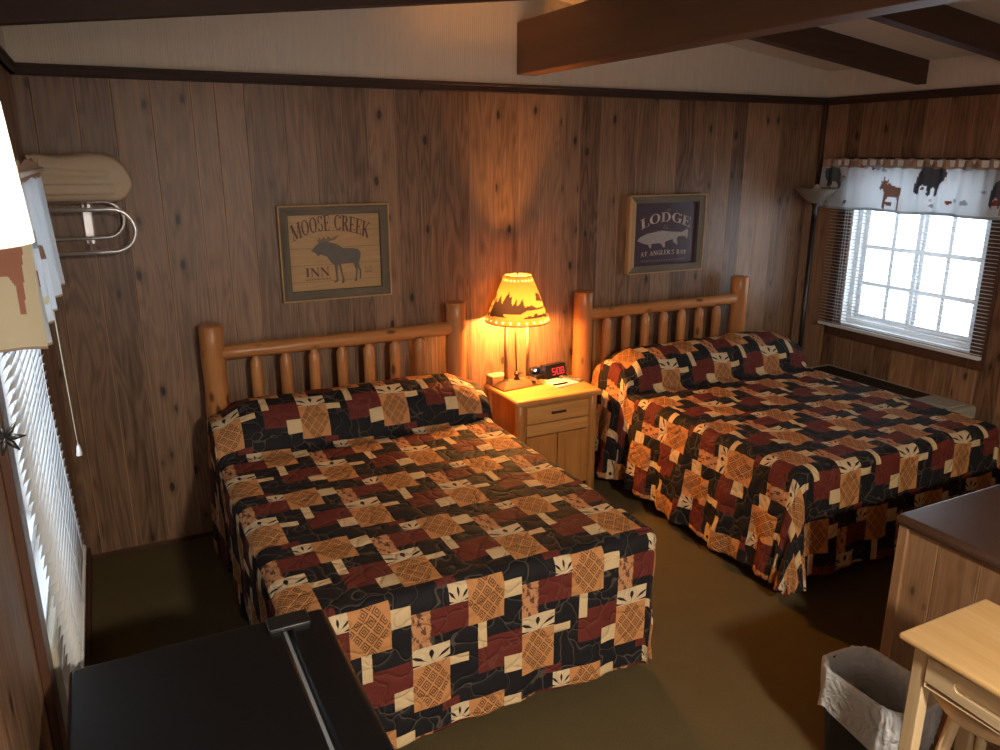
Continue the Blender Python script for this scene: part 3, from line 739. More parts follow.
def bf(i, j):
    v = j / k; x0, x1 = L + .02, .142; x = x0 + (x1 - x0) * math.sin(v * pi / 2) ; a = 2 * pi * i / n
    u = (x - x0) / (x1 - x0); e = max(.02, math.sqrt(max(0, 1 - max(0, (u - .74) / .26) ** 2.1)))
    ca, sa = math.cos(a), math.sin(a); hx = abs(ca) ** .5 * (1 if ca > 0 else -1); hz = abs(sa) ** .7 * (1 if sa > 0 else -1)
    z = 1.942 + .102 * hz * e - .02 * (1 - e) + (.012 * u if hz > 0 else 0) - .03 * max(0, u - .6); y = 4.122 + .098 * hx * (.8 + .2 * e)
    if ca < 0:
        for zc_, w, dd, ue in ((1.965, .006, .028, .72), (1.905, .005, .018, .84), (1.995 - .05 * u, .005, .016, .5)):
            y += dd * math.exp(-((z - zc_) / w) ** 2) * (1 if u < ue else max(0, 1 - (u - ue) * 18))
    p = Vector((x, y, z)); q = noise.noise(p * 8) * .010 + noise.noise(p * 22) * .003
    return (x, y + q, z + (q if hz > -.3 else 0))
m.grid(bf, n, k, closed=True)
o = m.build('blanket_layer', M['blanket'], bl)
for k_, (z0, z1) in enumerate(((1.868, 1.90),)):
    MB().box((L + .03, 4.016, z0 + .004), (.07, 4.05, z1 + .022), .014, 4).build('tucked_end', M['blanket'], bl)

# ================================================================= BEDS
def bed(name, label, px0, px1, mx0, mx1, yf):
    cx = (px0 + px1) / 2; root = thing(name, label, 'bed', (cx, 3.2, 0), 'log beds'); yb = 4.115
    for i, x in enumerate((px0, px1)):
        MB().log((x, yb, 0), (x + .004, yb, 1.213 + .006 * i), .060, 24, .10, 14, x).build('headboard_post', M['log'], root)
    MB().log((px0 + .03, yb - .005, 1.063), (px1 - .03, yb - .005, 1.066), .037, 20, .14, 16, x * 2).build('headboard_rail', M['log_x'], root)
    MB().log((px0 + .03, yb, .40), (px1 - .03, yb, .40), .035, 16, .1, 10, 3).build('headboard_rail', M['log_x'], root)
    n = 7; step = .153; xs = cx - 3 * step - .005
    for k in range(n):
        x = xs + k * step
        m = MB(); seg = [(x, yb, .41), (x, yb, .99), (x, yb, 1.015), (x, yb, 1.05)]
        m.tube([(x + .004 * noise.noise(Vector((x, z, 1))), yb, z) for z in (.41, .6, .8, .95, 1.0, 1.02, 1.05)], [.029, .031, .030, .031, .030, .017, .015], 14, True, .08)
        m.build('headboard_slat', M['log'], root)
    MB().box((mx0 + .05, yf + .07, .20), (mx1 - .05, 4.04, .40), .03).build('box_spring', M['dark_fabric'], root)
    MB().box((mx0 + .03, yf + .05, .40), (mx1 - .03, 4.04, .625), .05, 4).build('mattress', M['ticking'], root)
    MB().box((mx0 + .06, yf + .08, .165), (mx1 - .06, 4.04, .20), .004).build('bed_frame', M['black_plastic'], root)
    for x in (mx0 + .16, mx1 - .16):
        for y in (yf + .2, 3.9): MB().box((x - .02, y - .02, 0), (x + .02, y + .02, .17), .004).build('bed_leg', M['black_plastic'], root)
    return root
bed('log_bed', 'log headboard bed nearest the left window, under the near patchwork bedspread', .42, 1.777, .36, 1.80, 2.17)
bed('log_bed', 'log headboard bed between the nightstand and the right window', 2.663, 3.966, 2.72, 4.20, 2.32)

CL = .035
def bedspread(label, x0, x1, yf, hem, i0, j0, rough_left, seed, flare):
    cx = (x0 + x1) / 2; hw = (x1 - x0) / 2; top = .645; r = .055; root = None
    # profile along the bed: tucked behind the pillow, over the hump, crease, flat
    prof = [(4.045, .50), (4.045, .66), (4.035, .76), (4.00, .825), (3.95, .855), (3.88, .868), (3.80, .860), (3.73, .825), (3.685, .770), (3.665, .715), (3.668, .672), (3.65, .652), (3.60, top + .004), (3.5, top)]
    pts = []; 
    for a, b in zip(prof, prof[1:]):
        n = max(1, int(math.hypot(b[0] - a[0], b[1] - a[1]) / .01))
        for k in range(n): pts.append((a[0] + (b[0] - a[0]) * k / n, a[1] + (b[1] - a[1]) * k / n))
    pts.append(prof[-1])
    # light smoothing
    for _ in range(6): pts = [pts[0]] + [((pts[k-1][0] + 2*pts[k][0] + pts[k+1][0]) / 4, (pts[k-1][1] + 2*pts[k][1] + pts[k+1][1]) / 4) for k in range(1, len(pts) - 1)] + [pts[-1]]
    cum = [0]
    for a, b in zip(pts, pts[1:]): cum.append(cum[-1] + math.hypot(b[0] - a[0], b[1] - a[1]))
    flatT = cum[-1] + (3.5 - (yf + r))
    def along(t):
        if t >= cum[-1]: return 3.5 - (t - cum[-1]), top
        lo, hi = 0, len(cum) - 1
        while hi - lo > 1:
            m_ = (lo + hi) // 2
            if cum[m_] <= t: lo = m_
            else: hi = m_
        f = (t - cum[lo]) / (cum[hi] - cum[lo]); a, b = pts[lo], pts[hi]
        return a[0] + (b[0] - a[0]) * f, a[1] + (b[1] - a[1]) * f
    arc = r * pi / 2; rmax = arc + (top - r - hem); h = CL / 2
    fs = hw - r; ns = int((fs + rmax) / h) + 1; nt = int((flatT + rmax) / h) + 1
    me = MB(); bm = me.bm; V = {}
    def pos(i, j):
        s = i * h; t = j * h; a = max(0, abs(s) - fs); sg = 1 if s > 0 else -1; b = max(0, t - flatT)
        rho = math.hypot(a, b); k = 1
        if rho > rmax: k = rmax / rho; rho = rmax
        y0_, z0_ = along(min(t, flatT)); x = sg * min(abs(s), fs)
        hump = max(0, z0_ - top)
        if rho > 0:
            ca, cb = a * k / rho, b * k / rho
            if rho < arc: e = r * math.sin(rho / r); d = r * (1 - math.cos(rho / r))
            else: e = r; d = r + rho - arc
            hang = max(0, (d - r)) / (top - r - hem)
            corner = ca * cb * 2
            e += hang * (flare * .35 + corner * flare)
            per = (t if a > b else s) ; ph = per * 17 + seed
            amp = (.014 if rough_left > 1 else .007) * hang
            if sg < 0 and a > 0 and b < a: amp *= min(1.4, rough_left); e += hang * .02 * (rough_left - 1)
            e += amp * (math.sin(ph) + .6 * math.sin(ph * 2.3 + 1) + .5 * noise.noise(Vector((per * 8, hang * 2, seed))))
            # the cloth falls in just behind the pillow crease
            if b == 0 and a > 0: e -= hang * .035 * math.exp(-((y0_ - 3.62) / .05) ** 2) ; e += hang * .030 * math.exp(-((y0_ - 3.86) / .14) ** 2)
            X = x + sg * e * ca; Y = y0_ - e * cb; tot = top + hump - hem
            Z = (top + hump) - d * (tot / (top - hem)) if d > r else (top + hump) - d * (1 + hump * 1.2 * (a / max(.001, rho)))
            if d > r: 
                f = (d - r) / (top - r - hem); zr = (top + hump) - r * (1 + hump * 1.2 * (a / rho)); hl = hem + (.025 * math.sin(per * 4 + seed)) * .5; Z = zr + (hl - zr) * f
        else: X, Y, Z = x, y0_, z0_
        if hump > 0 and abs(s) > fs - .16:   # pillow ends slope down
            u = min(1, (abs(s) - (fs - .16)) / .16) ; Z -= hump * (.28 * u * u) * (1 if rho == 0 else max(0, 1 - rho / .2) if rho < .2 else 0) + (hump * .0)
        q = Vector((X * 1., Y, seed))
        if rho < arc:
            Z += .006 * noise.noise(q * 7) + .004 * noise.noise(q * 19) + (.008 * noise.noise(q * 5 + Vector((4, 4, 0))) if hump > .03 else 0)
            Z += .006 * (rough_left - 1) * noise.noise(Vector((X * 14, Y * 22, seed)))
        else:
            dn = .006 * noise.noise(Vector((X * 9 + Y * 9, Z * 9, seed))) + (.009 * noise.noise(Vector((Y * 30, Z * 14, seed))) * (rough_left - 1) if sg < 0 and a > b else 0)
            if a > 0: X += sg * dn * (a / rho if rho else 1)
            if b > 0: Y -= dn
        return (cx + X, Y, Z)
    for i in range(-ns, ns + 1):
        for j in range(0, nt + 1): V[i, j] = None
    uvb = bm.loops.layers.uv.new('block'); uvc = bm.loops.layers.uv.new('cloth')
    for i in range(-ns, ns):
        for j in range(0, nt):
            a = max(0, min(abs(i), abs(i + 1)) * h - fs); b = max(0, j * h - flatT)
            if a > 0 and b > 0:
                if math.hypot(a, b) >= rmax - 1e-6: continue
            elif a > rmax or b > rmax: continue
            qs = []
            for p in ((i, j), (i + 1, j), (i + 1, j + 1), (i, j + 1)):
                if V[p] is None: V[p] = bm.verts.new(pos(*p))
                qs.append(V[p])
            f = bm.faces.new(qs); f.smooth = True
            ci, cj = i // 2 + i0, j // 2 + j0; rr_, cc_ = cj % 14, ci % 12; f.material_index = QI[TILE[rr_][cc_]]
            bk = BLK.get((rr_, cc_), (0, 0, 1, 1))
            for lp, (di, dj) in zip(f.loops, ((0, 0), (1, 0), (1, 1), (0, 1))):
                u = (i % 2 + di) / 2; v = (j % 2 + dj) / 2
                lp[uvb].uv = ((bk[1] + u) / bk[3], 1 - (bk[0] + v) / bk[2]); lp[uvc].uv = ((i + di) * h + 5 + seed, (j + dj) * h)
    me.mats = QM
    root = me.build('bedspread')
    tag(root, label, 'bedspread', 'patchwork bedspreads')
    so = root.modifiers.new('thick', 'SOLIDIFY'); so.thickness = .008; so.offset = -1
    return root
bedspread('smooth patchwork bedspread in front, on the bed nearest the black refrigerator', .345, 1.80, 2.165, .07, 3, 5, 1., 1.3, .0)
bedspread('rumpled patchwork bedspread on the bed beside the right window', 2.70, 4.215, 2.315, .09, 8, 2, 2.6, 4.1, .09)

# ================================================================= NIGHTSTAND
NX0, NX1, NY0, NY1, NZ = 2.005, 2.60, 3.765, 4.215, .67
root = thing('nightstand', 'honey pine nightstand with one drawer between the two beds', 'nightstand', ((NX0 + NX1) / 2, 4., 0))
m = MB().box((NX0, NY0, NZ - .035), (NX1, NY1, NZ), .016, 4); m.build('top', M['pine_nsx'], root)
m = MB().box((NX0 + .03, NY0 + .04, .07), (NX1 - .03, NY1 - .02, NZ - .035)); m.build('body', M['pine_ns'], root)
for x in (NX0 + .045, NX1 - .045):
    for y in (NY0 + .05, NY1 - .04): MB().log((x, y, 0), (x, y, NZ - .03), .030, 16, .06, 6, x).build('corner_post', M['pine_ns'], root)
yf = NY0 + .03
MB().box((2.085, yf - .012, .512), (2.51, yf + .02, .618), .006).build('drawer', M['pine_nsx'], root)
dr = root.children[-1]
MB().box((2.245, yf - .030, .562), (2.345, yf - .018, .576), .004).box((2.25, yf - .02, .564), (2.26, yf - .011, .574)).box((2.33, yf - .02, .564), (2.34, yf - .011, .574)).build('drawer_handle', M['lamp_dark'], dr)
MB().box((2.085, yf - .008, .435), (2.51, yf + .02, .505), .004).build('front_rail', M['pine_nsx'], root)
for a, b in ((2.085, 2.293), (2.30, 2.51)):
    d = MB().box((a, yf - .010, .10), (b, yf + .02, .428), .004); d.box((a + .04, yf - .016, .14), (b - .04, yf - .008, .388), .006); d.build('door', M['pine_ns'], root)

# ================================================================= TABLE LAMP
LX, LY = 2.155, 4.045
root = thing('table_lamp', 'lit bronze table lamp with a parchment shade, standing on the nightstand', 'lamp', (LX, LY, NZ))
m = MB(); m.M = Matrix.Translation((LX + .015, LY + .02, NZ)) @ Matrix.Rotation(math.radians(6), 4, 'Z')
A = [(-.145, -.065, 0), (.145, -.065, 0), (.145, .065, 0), (-.145, .065, 0)]; B = [(-.105, -.032, .042), (.105, -.032, .042), (.105, .032, .042), (-.105, .032, .042)]
va = [m.v(p) for p in A]; vb = [m.v((p[0], p[1], .008)) for p in A]; vc = [m.v(p) for p in B]
m.f(va[::-1]); m.f(vc)
for P, Q in ((va, vb), (vb, vc)):
    for i in range(4): m.f([P[i], P[(i + 1) % 4], Q[(i + 1) % 4], Q[i]])
m.build('lamp_base', M['lamp_metal'], root)
bx, by = LX + .008, LY + .02
for dx in (-.075, .075):
    MB().tube([(bx + dx, by, NZ + .03), (bx + dx, by, 1.045)], .0115, 12).lathe([(0, 0), (.008, .002), (.005, .014), (.009, .024), (.004, .038), (0, .04)], (bx + dx, by, 1.044), 12).lathe([(.018, .04), (.019, .048), (.013, .055)], (bx + dx, by, NZ), 14).build('lamp_column', M['lamp_metal'], root)
MB().tube([(bx, by, NZ + .03), (bx - .015, by, 1.09)], .0045, 8).lathe([(.0, .10), (.012, .095), (.02, .075), (.010, .06), (.02, .045), (.022, .04)], (bx, by, NZ), 14).tube([(bx - .03, by - .02, NZ + .085), (bx + .03, by - .02, NZ + .085)], .004, 6).build('lamp_stem', M['lamp_dark'], root)
MB().box((bx + .085, by - .055, NZ + .018), (bx + .105, by - .030, NZ + .034), .003).build('switch', M['black_plastic'], root)
# shade with silhouettes
RB, RT, ZB, ZTp = .197, .080, 1.085, 1.362
cdir = math.atan2(-LY, -LX)
def s2th(X, Y):
    h = .5
    for _ in range(8):
        hw = 155 + 245 * (1 - h); u = max(-.98, min(.98, (X - 412) / hw)); c = math.cos(math.asin(u)); h = (570 + 65 * c - Y) / (495 + 40 * c)
    return (math.degrees(math.asin(u)), h)
trees = [(75, 500), (120, 405), (165, 320), (172, 372), (225, 285), (228, 388), (262, 330), (320, 255), (318, 322), (345, 308), (345, 405), (368, 390), (408, 320), (405, 412), (432, 390), (465, 335), (498, 425), (530, 412), (575, 400), (640, 428), (700, 418), (722, 395), (700, 360), (660, 355), (622, 352), (622, 318), (612, 270), (632, 268), (660, 278), (690, 300), (715, 360), (735, 400), (720, 424), (610, 456), (520, 462), (430, 505), (250, 492), (245, 512), (290, 540), (200, 524), (90, 518)]
reeds = [(478, 545), (530, 520), (560, 515), (600, 522), (620, 488), (645, 490), (650, 505), (700, 500), (720, 480), (740, 490), (765, 455), (780, 480), (770, 520), (700, 525), (600, 540), (540, 545)]
S1 = [s2th(*p) for p in trees]; S2 = [s2th(*p) for p in reeds]
m = MB(); n, k = 200, 56
def fs_(i, j):
    a = cdir + 2 * pi * i / n; h = j / k; r = RB + (RT - RB) * h
    return (LX + r * math.cos(a), LY + r * math.sin(a), ZB + (ZTp - ZB) * h)
def ms_(i, j):
    th = 360 * (i + .5) / n; th = th - 360 if th > 180 else th; h = (j + .5) / k
    for off in (0, 150, -150):
        if inpoly(th - off, h, S1) or inpoly(th - off, h, S2): return M['shade_ink']
    if h < .018 or h > .985: return M['lace']
    if (.05 < h < .085 or .90 < h < .935) and i % 8 < 2: return M['lace_gap']
    return M['shade']
m.grid(fs_, n, k, closed=True, matfn=ms_); sh = m.build('lamp_shade', None, root)
m = MB()
for a in range(3): m.tube([(LX, LY, 1.355), (LX + RT * math.cos(a * 2.1), LY + RT * math.sin(a * 2.1), 1.36)], .0015, 5)
m.tube([(LX, LY, 1.36), (LX, LY, 1.375)], .006, 8); m.build('shade_spider', M['lamp_dark'], root)
m = MB()
for dx in (-.045, .045): m.lathe([(0, -.04), (.014, -.035), (.018, -.01), (.026, .015), (.022, .04), (0, .052)], (LX + dx, LY, 1.115), 14)
m.build('bulb', M['bulb'], root)
for dx in (-.045, .045): pass
l = bpy.data.lights.new('bulb_light', 'POINT'); l.energy = 66; l.color = (1, .40, .085); l.shadow_soft_size = .04
lo = bpy.data.objects.new('bulb_light', l); COL.objects.link(lo); lo.parent = root; lo.location = (0, 0, 1.135 - NZ)

# small things on the nightstand
def rotm(x, y, z, deg): return Matrix.Translation((x, y, z)) @ Matrix.Rotation(math.radians(deg), 4, 'Z')
root = thing('alarm_clock', 'black digital alarm clock with red digits at the back of the nightstand', 'clock', (2.46, 4.13, NZ))
T = rotm(2.465, 4.13, NZ, 12)
m = MB(); m.M = T; m.prism([(-.085, -.035, 0), (-.085, .045, 0), (-.085, .035, .085), (-.085, -.012, .088)], (.17, 0, 0)); m.build('clock_body', M['black_plastic'], root)
m = MB(); m.M = T
def seg7(mm, ox, oz, w, h, on):
    q = .004; S = dict(a=((0, h), (w, h)), g=((0, h/2), (w, h/2)), d=((0, 0), (w, 0)), f=((0, h/2), (0, h)), b=((w, h/2), (w, h)), e=((0, 0), (0, h/2)), c=((w, 0), (w, h/2)))
    for s in on:
        (xa, za), (xb, zb) = S[s]; f_ = lambda z: -.035 + .023 * (z + oz) / .088 - .0015
        x0, x1 = min(xa, xb) - q/2, max(xa, xb) + q/2; z0, z1 = min(za, zb) - q/2, max(za, zb) + q/2
        mm.prism([(ox + x0, f_(z0), oz + z0), (ox + x1, f_(z0), oz + z0), (ox + x1, f_(z1), oz + z1), (ox + x0, f_(z1), oz + z1)], (0, .001, 0))
seg7(m, -.032, .026, .022, .038, 'afgcd'); seg7(m, .008, .026, .022, .038, 'abcdef'); seg7(m, .042, .026, .022, .038, 'abcdefg')
for z in (.036, .052): m.box((-.003, -.027, z), (.001, -.023, z + .004))
m.build('display_digits', M['led_red'], root)
root = thing('telephone', 'small dark telephone with a blue light behind the table lamp', 'telephone', (2.33, 4.15, NZ))
m = MB(); m.M = rotm(2.352, 4.165, NZ, 12); m.box((-.04, -.045, 0), (.04, .045, .03), .01, 3); m.box((-.04, -.015, .03), (.04, .035, .07), .014, 3); m.build('phone_body', M['black_plastic'], root)
m = MB(); m.M = rotm(2.352, 4.165, NZ, 12); m.lathe([(0, .006), (.005, .004), (.006, 0)], (-.02, -.02, .060), 10); m.box((-.026, -.022, .052), (-.014, -.014, .062), .002); m.build('indicator_light', M['led_blue'], root)
root = thing('tissue_box', 'brown box behind the left side of the table lamp', 'box', (2.07, 4.15, NZ))
m = MB(); m.M = rotm(2.075, 4.165, NZ, 4); m.box((-.055, -.04, 0), (.055, .04, .055), .004); m.build('box_body', M['dresser_x'], root)
m = MB(); m.M = rotm(2.075, 4.165, NZ, 4); m.box((-.052, -.037, .055), (.052, .037, .061), .002); m.build('box_lid', M['table'], root)
m = MB(); m.M = rotm(2.44, 3.985, NZ, 14); m.box((-.085, -.06, 0), (.085, .06, .008), .001)
tag(m.build('notepad', M['paper_white']), 'white notepad lying at the front of the nightstand', 'notepad')
m = MB(); m.M = rotm(2.425, 4.075, NZ, 20); m.box((-.05, -.028, 0), (.05, .028, .004))
tag(m.build('information_card', M['paper_white']), 'small white card lying in front of the alarm clock', 'card')
m = MB(); m.M = rotm(2.405, 3.945, NZ + .0135, 5); m.tube([(-.055, 0, 0), (-.05, 0, 0), (.045, 0, 0), (.062, 0, 0)], [.003, .005, .005, .001], 8)
tag(m.build('pen', M['black_plastic']), 'short black pen on the edge of the white notepad', 'pen')
root = thing('remote_control', 'grey remote control on the right end of the nightstand', 'remote control', (2.54, 4.02, NZ))
m = MB(); m.M = rotm(2.535, 4.03, NZ, -62); m.box((-.08, -.02, 0), (.08, .02, .018), .006, 3); m.build('remote_body', plain('grey_plastic', (.20, .18, .16), .4), root)
m = MB(); m.M = rotm(2.535, 4.03, NZ, -62)
for a in range(5):
    for b in range(2): m.box((-.06 + a * .022, -.011 + b * .013, .017), (-.048 + a * .022, -.002 + b * .013, .0205), .001, 1)
m.build('button', M['black_plastic'], root)

# ================================================================= TORCHIERE
tx, ty = 4.50, 4.0
root = thing('torchiere_lamp', 'unlit torchiere floor lamp with black pole in the far corner', 'floor lamp', (tx, ty, 0))
MB().lathe([(0, 0), (.14, 0), (.14, .012), (.10, .03), (.02, .045), (.012, .06)], (tx, ty, 0), 32).build('lamp_foot', M['black_plastic'], root)
MB().tube([(tx, ty, .05), (tx, ty, 1.66)], .0125, 14).lathe([(.012, 0), (.02, .015), (.013, .04), (.026, .075), (.03, .10)], (tx, ty, 1.63), 20).build('pole', M['black_plastic'], root)
MB().lathe([(.03, 0), (.06, .015), (.10, .05), (.142, .095), (.148, .105), (.140, .103), (.097, .058), (.056, .025), (.0, .012)], (tx, ty, 1.715), 40).build('bowl_shade', M['torch_glass'], root)
MB().lathe([(0, 0), (.012, 0), (.014, .03), (.02, .06), (.026, .085), (.02, .108), (0, .118)], (tx, ty, 1.728), 14).build('bulb', M['shade_white'], root)

# ================================================================= AIR CONDITIONERS
root = thing('wall_air_conditioner', 'ivory air conditioner under the right window beyond the second bed', 'air conditioner', (4.68, 3.35, .1))
MB().box((4.50, 2.80, .10), (R, 3.96, .525), .02, 4).build('cabinet', M['ivory'], root)
MB().box((4.545, 3.08, .522), (4.72, 3.90, .528)).build('grille_recess', M['grille'], root)
m = MB()
for k in range(7): m.box((4.553 + k * .024, 3.085, .526), (4.559 + k * .024, 3.895, .533))
m.build('louvers', M['lamp_dark'], root)
m = MB().box((4.56, 2.85, .524), (4.72, 3.02, .530), .002); m.build('control_cover', M['ivory'], root)
root = thing('window_air_conditioner', 'ivory air conditioner set low in the left window below the blind', 'air conditioner', (-.3, 2.5, .43))
MB().box((L - .12, WL[0] + .003, .44), (L + .035, WL[1] - .003, .80), .012, 3).build('cabinet', M['ivory'], root)
m = MB()
for k in range(12): m.box((L + .03, 2.40, .50 + k * .022), (L + .040, 2.95, .508 + k * .022))
m.build('louvers', M['grille'], root)
m = MB().box((L + .03, 2.13, .47), (L + .039, 2.30, .72), .004); m.build('control_panel', M['vinyl'], root)
m = MB().box((L + .038, 2.17, .56), (L + .041, 2.23, .62)); m.build('sticker', M['yellow'], root)
m = MB().tube([(L + .03, 2.13, .52), (L + .06, 2.11, .46), (L + .08, 2.16, .36), (L + .06, 2.2, .2), (L + .03, 2.2, .12)], .006, 8)
m.build('power_cord', M['vinyl'], root)

# ================================================================= FRIDGE
FZ = .85
root = thing('mini_refrigerator', 'black mini refrigerator in the lower left foreground by the window', 'refrigerator', (.1, 1.5, 0))
MB().box((-.205, 1.30, .03), (.292, 1.91, FZ), .010, 3).build('cabinet', M['fridge'], root)
MB().box((.290, 1.31, .05), (.302, 1.90, FZ - .012)).build('door_gasket', M['gasket'], root)
MB().box((.300, 1.30, .03), (.416, 1.91, FZ), .018, 4).build('door', M['fridge'], root)
MB().box((.255, 1.835, FZ - .004), (.365, 1.900, FZ + .012), .005, 3).build('hinge_cover', M['black_plastic'], root)
m = MB()
for x in (-.16, .25):
    for y in (1.34, 1.87): MB().lathe([(0, 0), (.02, 0), (.018, .032), (0, .032)], (x, y, 0), 12).build('foot', M['black_plastic'], root)

# ================================================================= WALL LAMP at the left edge
root = thing('swag_wall_lamp', 'lamp with a bright white shade cut by the upper left edge of the view', 'lamp', (L, 1.02, 1.7))
LXs = -.168
MB().lathe([(.098, 0), (.080, .24), (.078, .24), (.096, 0)], (LXs, 1.02, 1.955), 40).build('lamp_shade', M['shade_white'], root)
MB().box((L, .99, 1.70), (L + .02, 1.05, 1.93), .004).tube([(L + .01, 1.02, 1.74), (L + .05, 1.02, 1.73), (LXs, 1.02, 1.80), (LXs, 1.02, 1.97)], .008, 10).build('lamp_arm', M['casing'], root)
m = MB()
for a in range(7):
    th = a * 2 * pi / 7; d = Vector((math.cos(th), .2 * math.sin(a), math.sin(th)))
    c = Vector((L + .145, 1.04, 1.725)); m.tube([c, c + d * .010, c + d * .022], [.002, .004, .0006], 6)
m.build('leaf_ornament', M['black_plastic'], root)
l = bpy.data.lights.new('shade_light', 'POINT'); l.energy = 6; l.color = (1, .93, .82); l.shadow_soft_size = .03
lo = bpy.data.objects.new('shade_light', l); COL.objects.link(lo); lo.parent = root; lo.location = (LXs - L, 0, .38)

# ================================================================= DRESSER
DX0, DX1, DY0, DY1, DZ = 2.492, 3.95, 1.19, 1.665, .78
root = thing('dresser', 'pine dresser with a dark glossy top at the foot of the far bed', 'dresser', (3.2, 1.4, 0))
m = MB().box((DX0, DY0 + .01, .0), (DX1, DY1 - .01, DZ - .04)); m.build('body', M['dresser'], root)
m = MB().box((DX0 - .024, DY0 - .02, DZ - .042), (DX1 + .02, DY1 + .012, DZ), .018, 4); m.build('top', M['laminate'], root)
m = MB().box((DX0 - .012, DY1 - .04, 0), (DX0 + .02, DY1 - .002, DZ - .042), .004); m.build('corner_post', M['dresser_x'], root)
for k in range(3):
    for r_ in range(3):
        d = MB().box((DX0 + .04 + k * .475, DY0 - .008, .08 + r_ * .215), (DX0 + .49 + k * .475, DY0 + .02, .28 + r_ * .215), .006).build('drawer', M['dresser_x'], root)
        MB().lathe([(0, 0), (.016, .004), (.014, .02), (0, .025)], (0, 0, 0), 12).build('knob', M['lamp_dark'], d)
        kn = d.children[0]; kn.location = (DX0 + .265 + k * .475 - root.location.x, DY0 - .006 - root.location.y, .18 + r_ * .215); kn.rotation_euler = (pi / 2, 0, 0)

# ================================================================= SIDE TABLE + STOOL
TX0, TX1, TY0, TY1, TZ = 1.868, 2.262, .48, 1.205, .75
root = thing('pine_side_table', 'small pale pine table with a slotted drawer in the lower right corner', 'table', (2.065, .85, 0))
MB().box((TX0, TY0, TZ - .022), (TX1, TY1, TZ), .009, 3).build('tabletop', M['table_top'], root)
for x in (TX0 + .035, TX1 - .075):
    for y in (TY0 + .03, TY1 - .072): MB().box((x, y, 0), (x + .040, y + .040, TZ - .02), .003).build('leg', M['table'], root)
yA, yB = TY0 + .07, TY1 - .078
m = MB()
x = TX0 + .030; ym = .955; hy, hz, hr = .075, .668, .016
# drawer front with an oblong slot pressed through it
def front():
    z0, z1 = .612, .722; ys, ye = yA, yB; n = 12; ring = []
    for k in range(n + 1):
        a = pi / 2 + pi * k / n; ring.append((ym - hy + hr * math.cos(a), hz + hr * math.sin(a)))
    for k in range(n + 1):
        a = -pi / 2 + pi * k / n; ring.append((ym + hy + hr * math.cos(a), hz + hr * math.sin(a)))
    out = []
    for (y, z) in ring:
        # project to rectangle border
        dy, dz = y - ym, z - hz; ky = ((ye - ym) if dy > 0 else (ym - ys)) / abs(dy) if abs(dy) > 1e-6 else 9e9; kz = ((z1 - hz) if dz > 0 else (hz - z0)) / abs(dz) if abs(dz) > 1e-6 else 9e9
        k_ = min(ky, kz); out.append((ym + dy * k_, hz + dz * k_))
    A = [m.v((x, y, z)) for y, z in ring]; B = [m.v((x, y, z)) for y, z in out]; Cc = [m.v((x + .014, y, z)) for y, z in ring]
    N = len(ring)
    for k in range(N): m.f([A[k], A[(k + 1) % N], B[(k + 1) % N], B[k]]); m.f([A[k], Cc[k], Cc[(k + 1) % N], A[(k + 1) % N]])
    m.f(Cc)
    for (p, q) in ((ys, ye),):
        m.box((x + .001, ys, z1 - .001), (x + .02, ye, z1)); m.box((x + .001, ys, z0), (x + .02, ye, z0 + .001)); m.box((x + .001, ye - .001, z0), (x + .02, ye, z1)); m.box((x + .001, ys, z0), (x + .02, ys + .001, z1))
front()
m.build('drawer', M['table_y'], root)
MB().box((TX1 - .055, yA, .62), (TX1 - .04, yB, TZ - .022)).box((TX0 + .075, TY1 - .062, .62), (TX1 - .075, TY1 - .045, TZ - .022)).box((TX0 + .075, TY0 + .045, .62), (TX1 - .075, TY0 + .06, TZ - .022)).build('apron', M['table_y'], root)
MB().box((TX0 + .07, TY1 - .065, .16), (TX1 - .07, TY1 - .042, .20), .004).build('stretcher', M['stool_dark'], root)
root = thing('round_stool', 'round pale wooden stool tucked under the pine side table', 'stool', (2.10, 1.0, 0))
sx, sy_ = 2.125, 1.03
MB().lathe([(0, .515), (.12, .515), (.168, .520), (.176, .530), (.172, .546), (.158, .553), (0, .548)], (sx, sy_, 0), 48).build('seat', M['stool'], root)
for a in (45, 135, 225, 315):
    c, s = math.cos(math.radians(a)), math.sin(math.radians(a))
    MB().tube([(sx + .20 * c, sy_ + .17 * s, 0), (sx + .11 * c, sy_ + .10 * s, .52)], .019, 4).build('leg', M['stool'], root)
for z, f in ((.20, .169), (.32, .15)):
    for a, b in (((45, 135), (225, 315)) if z < .3 else ((135, 225), (315, 45))):
        pa = (sx + f * math.cos(math.radians(a)), sy_ + f * .86 * math.sin(math.radians(a)), z); pb = (sx + f * math.cos(math.radians(b)), sy_ + f * .86 * math.sin(math.radians(b)), z)
        MB().tube([pa, pb], .009, 10).build('stretcher', M['stool_dark'], root)

# ================================================================= BIN + LINER
bx, by = 2.125, 1.405
def rr(cx, cy, hx, hy, rad, z, n=12):
    out = []
    for qx, qy, a0 in ((1, 1, 0), (-1, 1, 90), (-1, -1, 180), (1, -1, 270)):
        for k in range(n):
            a = math.radians(a0 + 90 * k / (n)); out.append((cx + qx * (hx - rad) + rad * math.cos(a), cy + qy * (hy - rad) + rad * math.sin(a), z))
    return out
BHX, BHY, BZ = .115, .165, .365
root = thing('waste_bin', 'dark plastic waste bin standing beside the pine side table', 'waste bin', (bx, by, 0))
m = MB(); lev = [(0, .80), (.01, .81), (BZ, 1.)]; rings = [[m.v(p) for p in rr(bx, by, BHX * k, BHY * k, .075 * k, z)] for z, k in lev]
inner = [[m.v(p) for p in rr(bx, by, BHX * k - .004, BHY * k - .004, .072 * k, z)] for z, k in ((BZ, 1.), (.012, .81))]
al = rings + inner
for A, B in zip(al, al[1:]):
    for i in range(len(A)): m.f([A[i], A[(i + 1) % len(A)], B[(i + 1) % len(A)], B[i]], True)
m.f(rings[0][::-1]); m.f(inner[-1]); m.build('bin_body', M['can'], root)
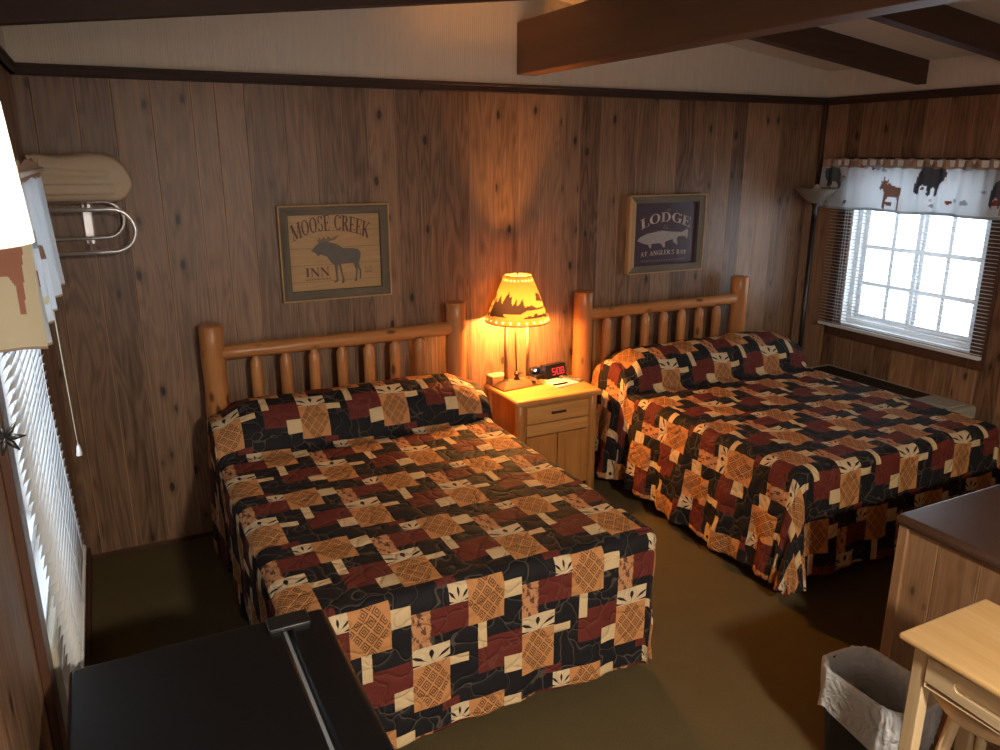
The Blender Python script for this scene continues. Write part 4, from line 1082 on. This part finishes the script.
m = MB(); lev = [(.02, .80, -.006), (.12, .86, -.008), (.25, .93, -.008), (.35, .985, -.008), (BZ + .004, 1.0, -.006), (BZ + .008, 1.0, .002), (BZ + .003, 1.0, .008), (.33, .99, .008), (.29, .975, .009), (.25, .96, .010), (.215, .945, .011)]
N = 96; rings = []
for li, (z, k, o) in enumerate(lev):
    ring = []
    base = rr(bx, by, BHX * k + o, BHY * k + o, .075 * k + max(o, 0), z, N // 4)
    for i, p in enumerate(base):
        p = Vector(p); d = Vector((p.x - bx, p.y - by, 0)).normalized(); amt = 0 if li < 1 else (.006 if li <= 5 else .006 + .004 * (li - 5))
        q = Vector((d.x * 3, d.y * 3, z * 5)); p += d * (amt * (noise.noise(q * 2.2) + .6 * noise.noise(q * 6)) + (.002 if li > 5 else 0))
        if li == len(lev) - 1: p.z += .035 * noise.noise(d * 2.5) + .012 * math.sin(i * .6)
        elif li > 4: p.z += .006 * noise.noise(d * 5)
        if 0 < li < 4: p += -d * .006 * abs(noise.noise(q * 4))
        ring.append(m.v(p))
    rings.append(ring)
for A, B in zip(rings, rings[1:]):
    for i in range(N): m.f([A[i], A[(i + 1) % N], B[(i + 1) % N], B[i]], True)
m.f(rings[0]); o = m.build('bin_liner', M['bag'])
tag(o, 'white plastic bag lining the dark waste bin and folded over its rim', 'bin liner')

# ================================================================= CEILING LAMP, unseen, added behind the viewer as fill
root = thing('added_fill_lamp', 'unseen round ceiling lamp added as fill behind the viewer', 'ceiling lamp', (1.0, -1.5, 2.60))
zl = zc(1.0)
MB().lathe([(0, .03), (.17, .03), (.175, .0), (.165, -.01)], (1.0, -1.5, zl - .03), 32).build('lamp_pan', M['chrome'], root)
MB().lathe([(0, -.09), (.07, -.085), (.12, -.06), (.155, -.02), (.16, 0)], (1.0, -1.5, zl - .035), 32).build('glass_dome', M['fill_glow'], root)
area('added_fill_light', (1.0, -1.5, zl - .14), (0, 0, 0), .3, .3, 140, (1, .86, .68)).data.shape = 'DISK'  # added fill light from behind the viewer
